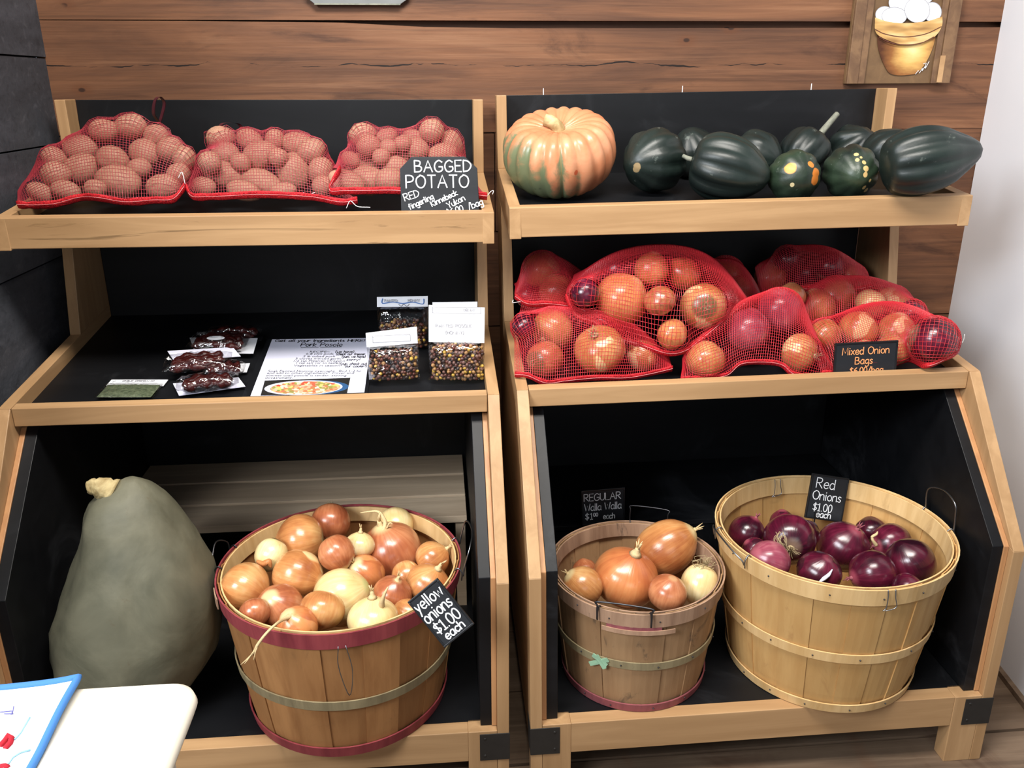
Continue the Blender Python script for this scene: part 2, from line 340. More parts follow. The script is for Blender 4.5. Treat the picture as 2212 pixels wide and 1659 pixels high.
plain('stitch_pink', (226, 150, 150), .6); net_mat('net_red', (198, 44, 54)); net_mat('net_dull', (164, 56, 66)); hm = N('hem_red', .6, .3); hm.col(hm.ramp(hm.noise(hm.mapv(), 320, 2), [(.35, lin((150, 16, 26))), (.65, lin((212, 34, 44)))])); hm.bump(hm.noise(hm.mapv(), 420, 2), .8, .002); net_mat('loop_maroon', (84, 36, 44)); plain('string_white', (228, 226, 224), .6)
def film(name):
    s = N(name); t = s.t; t.nodes.remove(s.b); o = t.nodes['Material Output']; a = s.n('BsdfTransparent'); g = s.n('BsdfGlossy'); g.inputs['Roughness'].default_value = .08
    lw = s.n('LayerWeight'); lw.inputs['Blend'].default_value = .25; f = s.mth('ADD', s.mth('MULTIPLY', lw.outputs['Facing'], .55), .07); bm_ = s.n('Bump'); bm_.inputs['Strength'].default_value = .5
    bm_.inputs['Distance'].default_value = .01; s.l(s.noise(s.mapv(), 42, 3), bm_.inputs['Height']); s.l(bm_.outputs[0], g.inputs['Normal']); s.l(bm_.outputs[0], lw.inputs['Normal'])
    mx = s.n('MixShader'); s.l(f, mx.inputs[0]); s.l(a.outputs[0], mx.inputs[1]); s.l(g.outputs[0], mx.inputs[2]); s.l(mx.outputs[0], o.inputs['Surface']); return s.m
film('clear_film')
for nm, c in (('maroon', (92, 46, 36)), ('dark', (52, 34, 30)), ('yellow', (204, 164, 70)), ('tan', (166, 124, 80)), ('mauve', (122, 88, 78))): plain('kernel_'+nm, c, .3, .5, .2, 200)
spotted('chili_red', (46, 14, 14), (78, 24, 20), .3, scale=40, scuff=.2, scuffc=(140, 90, 60), bump=.8); spotted('herb_green', (74, 86, 62), (118, 128, 98), .8, scale=120, scuff=.5, scuffc=(150, 150, 120), bump=1.0)
# ================================================================== setting
def setattr_rnd(o, a):
    at = o.data.attributes.new('rnd', 'FLOAT', 'FACE'); at.data.foreach_set('value', np.asarray(a, np.float32))
WY = .066      # face of the plank wall
g = G(); zs = [-.02, .245, .485, .725, .965, 1.198, 1.4402, 1.80]
for i in range(7):
    z0, z1_ = zs[i], zs[i+1]; gap = .003
    if i == 5:     # the plank whose top edge is worn away, leaving the wide dark gap above it
        xs = [-.05, .30, .62, .80, 1.0, 1.5, 2.26]; tz = [1.4415, 1.441, 1.438, 1.4295, 1.427, 1.428, 1.4315]
        for k in range(6):
            g.hexa([(xs[k], WY, z0+gap), (xs[k+1], WY, z0+gap), (xs[k+1], WY+.03, z0+gap), (xs[k], WY+.03, z0+gap)],
                   [(xs[k], WY, tz[k]), (xs[k+1], WY, tz[k+1]), (xs[k+1], WY+.03, tz[k+1]), (xs[k], WY+.03, tz[k])], .15)
    elif i == 4:
        g.box(-.05, .955, WY, WY+.03, z0+gap, z1_, .5); g.box(.957, 2.26, WY+.002, WY+.03, z0+gap, z1_+.006, .6)
    else: g.box(-.05, 2.26, WY, WY+.03, z0+gap, z1_-gap*.2, (.2, .5, .4, .3, .5, 0, 0)[i])
g.box(-.05, 2.26, WY+.03, WY+.04, -.02, 1.8, 1.0)
wb = solo('wall_back', g.geo(), MAT['barn_planks'], None, None, kind='structure'); setattr_rnd(wb, g.a)
g = G(); zl = [-.02, .22, .47, .705, .945, 1.182, 1.364, 1.80]
for i in range(7): g.box(-.075, -.030-(.002 if i % 2 else 0), -.95, WY+.02, zl[i]+.0035, zl[i+1], random.random()*.5)
g.box(-.085, -.06, -.95, WY+.02, -.02, 1.8, 1.0)
wl = solo('wall_left', g.geo(), MAT['dark_planks'], None, None, kind='structure'); setattr_rnd(wl, g.a)
# white painted wall on the right, not quite square to the planks
a0, a1 = np.array([2.168, WY+.0]), np.array([2.055, -.80]); dn = nrm(np.array([a0[1]-a1[1], -(a0[0]-a1[0])])); t_ = .08
q = [a0, a1, a1+dn*t_, a0+dn*t_]
solo('wall_right', G().hexa([(p[0], p[1], -.01) for p in q], [(p[0], p[1], 1.85) for p in q]).geo(), MAT['white_paint'], None, None, kind='structure')
qb = [a0-dn*.012, a1-dn*.012, a1, a0]
solo('baseboard_right', G().hexa([(p[0], p[1], 0) for p in qb], [(p[0], p[1], .018) for p in qb]).geo(), MAT['floor_boards'], None, None, kind='structure')
g = G(); yb = [WY+.05, -.22, -.44, -.655, -.90, -1.15, -1.40, -1.66, -1.92, -2.2]
for i in range(9): g.box(-.5, 2.3, yb[i+1]+.004, yb[i], -.04, 0 if i > 2 else .004, random.random()*.7)
g.box(-.5, 2.3, -2.2, WY+.05, -.06, -.03, 1.0)
fl = solo('floor', g.geo(), MAT['floor_boards'], None, None, kind='structure'); setattr_rnd(fl, g.a)
# ================================================================== display racks
def offp(poly_pts, d): return [(y+d, z) for y, z in poly_pts]
def make_rack(M, W, label, lipmat, legs, pins):
    t = thing('display_rack', label, 'display rack', M, 'wooden display racks'); mx, my, mz, bk = MAT['maple_x'], MAT['maple_y'], MAT['maple_z'], MAT['black_paint']
    T = .0225; (yA, zA), (yB, zB), (yC, zC), (yD, zD), (yE, zE), (yF, zF), (yG, zG) = (PR[k] for k in 'ABCDEFG')
    def sides(name, poly, mat, x0=0, x1=T, bev=.0012, lab=None):
        for xa, xb in ((x0, x1), (W-x1, W-x0)):
            o = part(name, G().prism(poly, xa, xb).geo(), mat, t, bevel=bev)
            if lab: o['label'] = lab
    yk = .036
    sides('side_post', [(yA, zA), (yk, zA), (yk, z1(yk, 0)), (yB, zB)], mz)
    sides('tray_side', [(yk, z1(yk, 0)), (yk, z1(yk, .062)), (yC, zC-.060), (yC, zC)], my)
    sides('side_board', [(yk, z1(yk, .062)), (yk, z2(yk, 0)), (yD, zD), (yD+.036, .9768), (-.1075, z1(-.1075, .062))], mz)
    sides('tray_side', [(yk, z2(yk, 0)), (yk, z2(yk, .045)), (yE+.034, z2(yE+.034, .045)), (yE, zE)], my)
    p = [(yk, z2(yk, .0455)), (yk, .075), (yF+.035, .075), (yF+.035, zF+.01), (yE+.04, z2(yE+.04, .0455))]
    sides('side_panel', p, my)
    k = nrm((yE-yF, zE-zF)); n_ = np.array([k[1], -k[0]]); n_ = n_ if n_[0] > 0 else -n_
    e = (yE, zE); f = (yF, zF); ei = (yE+.034, zE-.0405); fi = (yF+.034, zF+.0095)
    sides('front_post', [e, f, fi, ei], mz); 
    for i, (xa, xb) in enumerate(((0, T), (W-T, W))):
        part('leg', G().prism([f, (yG, legs[i]), (yG+.034, legs[i]), fi], xa, xb).geo(), mz, t, bevel=.0012)
    rc = .011; top = z2(-.47, .048)
    def inset(d): return [(.03, z2(.03, .05)), (.03, .147), (yF+d, .147), (yF+d, zF+.004), (yE+d*.95+.01, zE-.046)]
    sides('filler_strip', inset(.013), MAT['strip_wood'], T+.0003, .0325, .001)
    sides('inner_panel', inset(.015), bk, .0327, .054, .001, 'black inner panel')
    part('back_panel', box(.0225, W-.0225, yk, yk+.010, .10, zA-.001), bk, t, bevel=.0008)
    # upper tray
    part('shelf_board', G().prism([(yk, z1(yk)), (yk, z1(yk)-.012), (yC+.02, z1(yC+.02)-.012), (yC+.02, z1(yC+.02))], T, W-T).geo(), bk, t)
    o = part('front_lip', G().prism([(yC, zC+.0005), (PR['C2'][0], PR['C2'][1]), (yC+.022, PR['C2'][1]+.002), (yC+.022, zC+.003)], 0, W).geo(), MAT[lipmat], t, bevel=.0015)
    # middle tray
    part('shelf_board', G().prism([(yk, z2(yk)), (yk, z2(yk)-.012), (yE+.02, z2(yE+.02)-.012), (yE+.02, z2(yE+.02))], T, W-T).geo(), bk, t)
    part('front_lip', G().prism([(yE, zE), (yE, zE-.036), (yE+.022, zE-.034), (yE+.022, zE+.0026)], T+.001, W-T-.001).geo(), mx, t, bevel=.0015)
    # bin floor, rail, feet
    part('shelf_board', box(.033, W-.033, yG+.030, yk, zG-.014, zG), bk, t)
    B = .056
    part('bottom_rail', box(T+B, W-T-B, yG+.0005, yG+.030, zG-.070, zG), mx, t, bevel=.0012)
    for i, (xa, xb) in enumerate(((T+.0004, T+B), (W-T-B, W-T-.0004))):
        part('foot_block', box(xa, xb, yG, yG+.034, legs[i], zG), mz, t, bevel=.0012)
    for i, (xa, xb) in enumerate(((0, .05), (W-.05, W))): part('leg', box(xa, xb, yk-.035, yk, legs[i]+.004, .10), mz, t, bevel=.0012)
    for xa, xb, sg in ((-.0012, .0565, 1), (W-.0565, W+.0012, -1)):
        br = part('corner_bracket', G().box(xa, xb, yG-.0016, yG, .077, .140).box(*((xa, 0) if sg > 0 else (W, xb)), yG, yG+.05, .077, .140).geo(), MAT['bracket_black'], t, bevel=.0012)
        xs_ = xb-.010 if sg > 0 else xa+.010
        for zz in (.089, .129): part('screw', G().ball((xs_, yG-.0016, zz), (.0028, .0015, .0028)).geo(), MAT['bracket_black'], br, True)
    for x in pins: part('pin', tube([(x, yk+.003, zA-.01), (x, yk+.003, zA+.013)], .0011), MAT['pin_white'], t)
    return t
rackL = make_rack(ML, .92, 'left light wood display rack with black shelves holding potato bags on top', 'maple_spalted', (0.0015, .005), ())
rackR = make_rack(MR, .9244, 'right light wood display rack with black shelves holding green squash on top', 'maple_x', (-.0035, -.0155), (.112, .437, .745))
# black painted box and slatted crate at the back of the bins
t = thing('slatted_crate', 'unpainted slatted wooden crate upside down behind the grey squash', 'crate', ML)
zc = .3895
for y0, y1_ in ((-.078, .034), (-.193, -.089), (-.300, -.204)): part('slat', box(.030+.028, .858, y0, y1_, zc-.017, zc), MAT['crate_pine'], t, bevel=.001)
for y0 in (.012, -.292):
    for x0 in (.062, .832): part('corner_post', box(x0, x0+.022, y0, y0+.02, .1458, zc-.0172), MAT['crate_pine'], t)
for x0, x1_ in ((.062, .072), (.844, .854)):
    for zz in (.17, .235, .30): part('end_slat', box(x0+.0001, x1_, -.271, .0115, zz, zz+.045), MAT['crate_pine'], t)
t = thing('riser_box', 'plain black painted box at the back behind the two right baskets', 'box', MR); zr = .337
part('top_panel', box(.060, .866, -.290, .033, zr-.012, zr), MAT['black_paint'], t, bevel=.001)
part('front_panel', box(.060, .866, -.288, -.276, .1458, zr-.0122), MAT['black_paint'], t)
for x0 in (.060, .854): part('end_panel', box(x0, x0+.012, -.2755, .033, .1458, zr-.0122), MAT['black_paint'], t)
# ================================================================== baskets
def ringband(r0, r1, z0, z1_, th, n=72, a0=0, a1=2*math.pi, wob=0, a=0.0):
    """flat hoop following a cone: radius r0 at z0, r1 at z1"""
    V = []; full = abs(a1-a0-2*math.pi) < 1e-6; m = n if full else n+1
    for i in range(m):
        t_ = a0+(a1-a0)*i/n; c, s_ = math.cos(t_), math.sin(t_); wz = wob*math.sin(3*t_+1)
        V += [(r0*c, r0*s_, z0+wz), ((r0+th)*c, (r0+th)*s_, z0+wz), ((r1+th)*c, (r1+th)*s_, z1_+wz), (r1*c, r1*s_, z1_+wz)]
    Fc = []
    for i in range(n if full else n):
        j = (i+1) % m
        if not full and i == n: break
        for k in range(4): Fc.append((i*4+k, j*4+k, j*4+(k+1) % 4, i*4+(k+1) % 4))
    if not full: Fc += [(3, 2, 1, 0), tuple(n*4+k for k in range(4))]
    return V, Fc
def basket(MF, base, r, rb, h, label, mats, nst, phase, hoops, seed):
    """round slatted orchard basket; mats: stave, top hoop, mid hoop, bottom hoop, inner hoop"""
    R = random.Random(seed); t = thing('bushel_basket', label, 'basket', m4(npm(MF)[:3, :3], base), 'orchard baskets of onions')
    rad = lambda z: rb+(r-rb)*(z/h)**.85
    g = G(); ag = []
    for i in range(nst):
        c = 2*math.pi*(i+phase)/nst; wd = 2*math.pi/nst*(1.10 if i % 2 else .97); off = .0 if i % 2 else .0022; rv = R.random()
        for k in range(8):
            z0, z1_ = h*k/8*.985+.003, h*(k+1)/8*.985+.003
            for q_ in range(4):
                b0, b1 = c-wd/2+wd*q_/4, c-wd/2+wd*(q_+1)/4
                def P(bb, z, o_): rr = rad(z)+off+o_-.004; return (rr*math.cos(bb), rr*math.sin(bb), z)
                n0 = len(g.f)
                g.add([P(b0, z0, 0), P(b1, z0, 0), P(b1, z1_, 0), P(b0, z1_, 0), P(b0, z0, .0022), P(b1, z0, .0022), P(b1, z1_, .0022), P(b0, z1_, .0022)],
                      [(0, 1, 2, 3), (7, 6, 5, 4)]+([(3, 2, 6, 7)] if k == 7 else [])+([(0, 3, 7, 4)] if q_ == 0 else [])+([(2, 1, 5, 6)] if q_ == 3 else []), rv)
    o = part('slats', g.geo(), MAT[mats[0]], t); setattr_rnd(o, g.a)
    V, Fc = rings([[(x_*math.cos(2*math.pi*i/48), x_*math.sin(2*math.pi*i/48), z_) for i in range(48)] for x_, z_ in ((rb-.006, .002), (rb-.006, .010))])
    part('base_board', (V, Fc), MAT[mats[0]], t)
    for nm, z0, z1_, off, th, mi, wob in hoops:
        V, Fc = ringband(rad(max(z0, 0))+off, rad(min(z1_, h))+off, z0, z1_, th, wob=wob)
        o = part(nm, (V, Fc), MAT[mats[mi]], t, bevel=.0006)
    return t, rad
def staple(t, rad, ang, z, L, mat, dr=.006, horiz=False):
    c, s_ = math.cos(ang), math.sin(ang)
def bail(t, rad, h, ang, span, pts, mat, rr=.0016, loops=True, drop=.022):
    """wire handle through the rim at ang; pts = (along rim, out from rim, up) for the free part"""
    c, s_ = math.cos(ang), math.sin(ang); r0 = rad(h)+.006
    def P(u, o_, z): 
        a_ = ang+u/r0; return ((r0+o_)*math.cos(a_), (r0+o_)*math.sin(a_), h+z)
    hd = part('wire_handle', tube(crom([P(*p) for p in pts], 5), rr, 6), MAT[mat], t, True)
    if loops:
        for sgn in (-1, 1):
            u = sgn*span/2
            part('wire_staple', tube(crom([P(u, .003, -drop), P(u, .004, -.006), P(u, -.004, .004), P(u, -.013, -.006), P(u, -.013, -drop)], 5), rr*.9, 5), MAT[mat], hd, True)
    return hd
zY = .1461
def floorR(x, y):
    A = npm(MR.inverted()); d = A[2, :3]; return (PR['G'][1]-A[2, 3]-d[0]*x-d[1]*y)/d[2]
bY, radY = basket(ML, (.6065, -.5545, PR['G'][1]+.0008+.6065*math.sin(-.00442)), .2285, .190, .294, 'large basket with faded red hoops filled with yellow onions', ('stave_tan', 'hoop_red', 'hoop_grey', 'hoop_red', 'hoop_pale'), 20, .3,
    (('inner_hoop', .262, .2945, -.0085, .003, 4, 0), ('rim_hoop', .263, .2955, .0015, .003, 1, 0), ('middle_hoop', .118, .139, .0012, .0028, 2, .002), ('bottom_hoop', .0005, .024, .0012, .0032, 3, 0)), 1)
bR, radR = basket(MR, (1.594, -.556, floorR(1.594, -.556)+.0008), .2265, .182, .305, 'large pale basket with light hoops holding red onions', ('stave_pale', 'hoop_pale', 'hoop_pale', 'hoop_pale', 'hoop_pale'), 22, .1,
    (('inner_hoop', .268, .3055, -.0085, .003, 4, 0), ('rim_hoop', .271, .3065, .0015, .003, 1, 0), ('middle_hoop', .130, .152, .0012, .0028, 2, .001), ('bottom_hoop', .0005, .022, .0012, .0032, 3, 0)), 2)
bS, radS = basket(MR, (1.195, -.55, floorR(1.195, -.55)+.0008), .171, .1425, .242, 'smaller weathered basket with grey-pink hoops and four large onions showing', ('stave_weathered', 'hoop_pink', 'hoop_grey', 'hoop_faded_red', 'hoop_pink'), 17, .6,
    (('inner_hoop', .212, .2425, -.0085, .003, 4, 0), ('rim_hoop', .213, .2435, .0015, .0034, 1, 0), ('middle_hoop', .108, .126, .0012, .0028, 2, .001), ('bottom_hoop', .0005, .019, .0012, .0032, 3, 0)), 3)
def angof(base, px, py, z):
    P = atZ(I4, px, py, z); return math.atan2(P[1]-base[1], P[0]-base[0])
def feet(b, p, q, z, rad, h):
    a0, a1 = angof(b, *p, z), angof(b, *q, z); d = (a1-a0+math.pi) % (2*math.pi)-math.pi; return a0+d/2, abs(d)*rad(h)
def handle(t, b, rad, h, p, q, z, shape, mat, rr=.0016, drop=.022):
    ang, sp_ = feet(b, p, q, z, rad, h); bail(t, rad, h, ang, sp_, [(u*sp_/2, o_, zz) for u, o_, zz in shape], mat, rr, True, drop)
YB_, RB_, SB_ = (.6065, -.5545), (1.594, -.556), (1.195, -.55)
UPR = [(-1, .006, -.012), (-.98, .010, .012), (-.85, .018, .044), (0, .021, .050), (.85, .018, .044), (.98, .010, .012), (1, .006, -.012)]
handle(bY, YB_, radY, .2945, (968, 1165), (988, 1230), .44, UPR, 'steel')
handle(bY, YB_, radY, .2945, (470, 1228), (505, 1180), .44, [(-1, .006, -.012), (-.9, .008, .012), (-.1, .012, .030), (.7, .010, .006), (1, .006, -.012)], 'dark_wire')
aa = angof((.6065, -.5545), 735, 1370, .44)
bail(bY, radY, .2945, aa, .012, [(-.006, .003, -.02), (-.008, .006, -.06), (.006, .007, -.12), (.014, .007, -.07), (.006, .003, -.02)], 'steel', .0009, False)
handle(bR, RB_, radR, .3055, (1998, 1099), (2062, 1148), .465, [(-1, .002, -.012), (-.98, .000, .030), (-.92, -.004, .058), (0, -.006, .066), (.9, -.008, .050), (1, -.004, .010), (1, .000, -.012)], 'steel')
handle(bR, RB_, radR, .3055, (1550, 1140), (1600, 1212), .465, [(-1, .006, -.012), (-.95, .010, .010), (-.55, .014, .014), (.55, .014, .006), (.95, .010, -.004), (1, .006, -.014)], 'steel')
handle(bS, SB_, radS, .2425, (1308, 1300), (1412, 1322), .396, [(-1, .004, -.020), (-1, .004, .008), (-.93, .003, .018), (.93, .003, .018), (1, .004, .008), (1, .004, -.022)], 'dark_wire', .0018)
handle(bS, SB_, radS, .2425, (1358, 1114), (1449, 1126), .396, [(-1, .004, -.016), (-1, .006, .020), (-.92, .008, .032), (.85, .008, .032), (.97, .006, .022), (1, .004, -.016)], 'dark_wire', .0014)
# loose hoop ends, ties and nails seen on the baskets
def on_rim(base, rad, px, py, z): a_ = angof(base, px, py, z); return a_
a_ = angof((.6065, -.5545), 470, 1290, .435)
V, Fc = ringband(.2335, .2335, .268, .289, .002, 4, a_-.16, a_+.02)
part('hoop_end', (np.array(V), Fc), MAT['hoop_pink'], bY)
V, Fc = ringband(radS(.2)+.006, radS(.2)+.006, .198, .207, .002, 12, -2.15, -1.35); part('loose_splint', (V, Fc), MAT['hoop_pink'], bS)
V, Fc = ringband(radS(.208)+.0035, radS(.212)+.0035, .205, .214, .0015, 12, -2.1, -1.5); part('faded_stripe', (V, Fc), MAT['hoop_faded_red'], bS)
ga = angof((1.195, -.55), 1310, 1412, .27); c, s_ = math.cos(ga), math.sin(ga); rr_ = radS(.117)+.006
g = G(); L = lambda u, z, o_=0: ((rr_+o_)*math.cos(ga+u/rr_), (rr_+o_)*math.sin(ga+u/rr_), z)
for (u0, z0), (u1, z1_) in (((-.02, .102), (.018, .126)), ((-.014, .126), (.016, .112)), ((-.006, .128), (.012, .104))):
    d = nrm((u1-u0, z1_-z0)); nx = np.array([-d[1], d[0]])*.0045
    g.hexa([L(u0-nx[0], z0-nx[1]), L(u1-nx[0], z1_-nx[1]), L(u1+nx[0], z1_+nx[1]), L(u0+nx[0], z0+nx[1])], [L(u0-nx[0], z0-nx[1], .002), L(u1-nx[0], z1_-nx[1], .002), L(u1+nx[0], z1_+nx[1], .002), L(u0+nx[0], z0+nx[1], .002)])
part('green_tie', g.geo(), MAT['tie_green'], bS)
for b_, rd, zsn, off, nn in ((bR, radR, (.289, .141, .011), .0052, 15), (bS, radS, (.228, .117, .010), .0055, 12)):
    for zz in zsn:
        for i in range(nn):
            a_ = 2*math.pi*(i+.35*random.random())/nn
            if math.sin(a_) > .25: continue      # nails on the far side are not seen
            part('nail', G().ball(((rd(zz)+off)*math.cos(a_), (rd(zz)+off)*math.sin(a_), zz+.004*(random.random()-.5)), .0017, 6, 4).geo(), MAT['dark_wire'], b_, True)
# bent twist wires on the red-onion basket rim
for px, py, zz, in_ in ((1935, 1292, .452, 1), (1683, 1048, .455, -1)):
    a_ = angof((1.594, -.556), px, py, zz); r0 = radR(.29)+(.006 if in_ > 0 else -.012)
    for u in (-.007, .007):
        Q = [(u*1.0, .0, .010), (u*1.0, .004*in_, -.006), (u*1.3, .006*in_, -.024), (u*.3-.012*in_, .006*in_, -.030)]
        part('twist_wire', tube(crom([((r0+o_)*math.cos(a_+uu/r0), (r0+o_)*math.sin(a_+uu/r0), .298+z) for uu, o_, z in Q], 5), .0010, 5), MAT['steel'], bR, True)
# ================================================================== produce: prototypes
def lathe(prof, k=28, fn=None):
    R = []
    for r, z in prof:
        ring = []
        for j in range(k):
            t_ = 2*math.pi*j/k; rr = r
            if fn: rr = r*fn(t_, z)
            ring.append((rr*math.cos(t_), rr*math.sin(t_), z))
        R.append(ring)
    return rings(R)
def bulb_mesh(seed, flat=1.0, shoulder=1.0):
    R = random.Random(seed); o = seed*3.7; pr = []
    for i in range(23):
        u = i/22; t_ = math.pi*u; r = math.sin(t_)**.86; z = -.97*math.cos(t_)*flat
        if u > .78: k = (u-.78)/.22; r = r*(1-.25*k)+.13*k*shoulder; z += .10*k*k
        pr.append((max(r, .02), z))
    def fn(t_, z): return 1+.028*nz((math.cos(t_)*1.3+o, math.sin(t_)*1.3, z*.7), 1.0)+.010*math.sin(7*t_+o+z)
    V, Fc = lathe(pr, 32, fn); return mesh(V, Fc, True)
BULB = [bulb_mesh(1), bulb_mesh(2, .92, 1.3), bulb_mesh(3, 1.06), bulb_mesh(4, .86, 1.1)]
def neck_mesh(seed, L=.34):
    R = random.Random(seed); g = G()
    V, Fc = lathe([(.20, .93), (.13, 1.02), (.09, 1.08), (.085, 1.10+L*.5), (.06, 1.12+L)], 10, lambda t_, z: 1+.35*math.sin(3*t_+seed)*(z-.9)); g.add(V, Fc)
    for i in range(4):
        a = R.random()*6.28; c, s_ = math.cos(a), math.sin(a); l = .12+.16*R.random()
        g.tube([(.03*c, .03*s_, 1.1+L*.7), (.07*c, .07*s_, 1.14+L+l*.4), (.13*c, .13*s_, 1.14+L+l)], [.035, .028, .008], 5)
    return mesh(g.v, g.f, True)
NECK = [neck_mesh(1, .07), neck_mesh(2, .16), neck_mesh(3, .04)]
def roots_mesh(seed, n=26, L=.22):
    R = random.Random(seed); g = G(); g.ball((0, 0, -.92), (.15, .15, .06), 10, 6)
    for i in range(n):
        a = R.random()*6.28; c, s_ = math.cos(a), math.sin(a); r0 = .12*R.random(); l = L*(.5+R.random())
        g.tube([(r0*c, r0*s_, -.93), ((r0+.06)*c, (r0+.06)*s_, -.93-l*.5), ((r0+.16*R.random()+.05)*c+.05*R.random(), (r0+.12)*s_, -.93-l)], [.012, .010, .005], 4)
    return mesh(g.v, g.f, True)
ROOT = [roots_mesh(5), roots_mesh(6, 40, .34)]
OM = {'gold': 'onion_gold', 'copper': 'onion_copper', 'pale': 'onion_pale', 'pink': 'onion_pink', 'red': 'onion_red', 'rose': 'onion_rose'}
_mc = {}
def withmat(me, mat):
    k = (me.name, mat)
    if k not in _mc:
        c = me.copy(); c.materials.clear(); c.materials.append(MAT[mat]); _mc[k] = c
    return _mc[k]
def child(name, me, mat, root):
    o = bpy.data.objects.new(name, withmat(me, mat)); COL.objects.link(o); o.parent = root; return o
def onion(c, r, axis, kind, label, group, bulb=0, neck=None, roots=None, sq=1.0, spin=0.0, simple=False, name='onion'):
    """axis: world direction from root to neck; r: equator radius"""
    B = basis(axis); cs, sn = math.cos(spin), math.sin(spin); B = B@np.array([[cs, -sn, 0], [sn, cs, 0], [0, 0, 1]])
    M = m4(B*np.array([r, r, r*sq]), c)
    if simple:
        o = bpy.data.objects.new(name, withmat(BULB[bulb % 4], OM[kind])); COL.objects.link(o); o.matrix_world = M; TM[o.name] = M
        return tag(o, label, 'onion', group)
    t = thing(name, label, 'onion', M, group); child('bulb', BULB[bulb % 4], OM[kind], t)
    if neck is not None: child('neck', NECK[neck % 3], 'onion_papery_red' if kind in ('red', 'rose') else 'onion_papery', t)
    if roots is not None: child('roots', ROOT[roots % 2], 'onion_roots', t)
    return t
def potato_mesh(seed):
    V, Fc = ball(20, 14); o = seed*5.1
    V = np.array([v*(1+.10*nz((v[0]*.9+o, v[1]*.9, v[2]*.9))+.035*nz((v[0]*2.4+o, v[1]*2.4, v[2]*2.4))) for v in V]); return mesh(V, Fc, True)
POT = [potato_mesh(i) for i in range(5)]
# ---- placing piles: every item keeps its sight line; overlaps are solved by moving things deeper or nearer
def solve_pile(items, M, y0, z0, ang, dome=None, it=60, tol=.90, lo=None):
    """items: dict(px,py,rx,ry). heap face: plane through (y0,z0) of frame M rising backwards at ang degrees"""
    A = npm(M.inverted()); n = np.array([0, -math.sin(math.radians(ang)), math.cos(math.radians(ang))])
    o = A[:3, :3]@CAM+A[:3, 3]
    for q in items:
        d = ray(q['px'], q['py']); v = A[:3, :3]@d; t = (n@np.array([0, y0, z0])-n@o)/(n@v)
        q['d'] = d; q['t'] = t*(1+q.get('dz', 0)); q['rp'] = .5*(q['rx']+q['ry'])/F_PX
        q['t'] += q['rp']*q['t']*.8
    for _ in range(it):
        for i in range(len(items)):
            for j in range(i):
                a, b = items[i], items[j]; ca, cb = CAM+a['d']*a['t'], CAM+b['d']*b['t']
                ra, rb = a['rp']*a['t'], b['rp']*b['t']; dd = np.linalg.norm(ca-cb); ov = (ra+rb)*tol-dd
                if ov > 0:
                    if a['t'] < b['t']: a['t'] -= ov*.25; b['t'] += ov*.3
                    else: a['t'] += ov*.3; b['t'] -= ov*.25
        if lo is not None:
            for q in items:
                c = CAM+q['d']*q['t']; h = lo(c, q['rp']*q['t'])
                if h < 0: q['t'] += h*1.0     # keep out of the shelf: come nearer along the sight line
    for q in items: q['c'] = CAM+q['d']*q['t']; q['r'] = q['rp']*q['t']; q['a'] = q['rx']/F_PX*q['t']; q['b'] = q['ry']/F_PX*q['t']
    return items
def T_floor(M, which):
    A = npm(M.inverted()); s_ = S1 if which == 1 else S2; zf = z1 if which == 1 else z2; nn = math.sqrt(1+s_*s_)
    def f(c, r):
        l = A[:3, :3]@c+A[:3, 3]; Wm = .92 if M is ML else .9244; e = DF if (l[0] > Wm-.0235-r*.75 or l[0] < .0235+r*.75) and which == 2 else 0; return min((l[2]-zf(l[1])-e)/nn-r*.95, .032-l[1]-r*(1.0 if which == 2 else 1.05))
    return f
# ---- red net bags
def grid_tubes(P, r, step=1):
    """threads along both directions of a point grid"""
    Vs, Qs, n0 = [], [], 0
    for G_ in (P, P.transpose(1, 0, 2)):
        a, b = G_.shape[:2]; T = np.gradient(G_, axis=1); T /= np.linalg.norm(T, axis=2)[..., None]+1e-9
        U = np.gradient(G_, axis=0); Nn = np.cross(T, U); Nn /= np.linalg.norm(Nn, axis=2)[..., None]+1e-9; B = np.cross(T, Nn)
        k = 3; an = np.arange(k)*2*math.pi/k
        V = (G_[:, :, None]+r*(np.cos(an)[None, None, :, None]*Nn[:, :, None]+np.sin(an)[None, None, :, None]*B[:, :, None])).reshape(-1, 3)
        i, j, q = np.meshgrid(np.arange(a), np.arange(b-1), np.arange(k), indexing='ij'); base = (i*b+j)*k
        Q = np.stack([base+q, base+(q+1) % k, base+k+(q+1) % k, base+k+q], -1).reshape(-1, 4)
        Vs.append(V); Qs.append(Q+n0); n0 += len(V)
    return np.concatenate(Vs), np.concatenate(Qs)
def upsample(P):
    a = np.empty((P.shape[0]*2-1, P.shape[1], 3)); a[::2] = P; a[1::2] = .5*(P[1:]+P[:-1])
    b = np.empty((a.shape[0], a.shape[1]*2-1, 3)); b[:, ::2] = a; b[:, 1::2] = .5*(a[:, 1:]+a[:, :-1]); return b
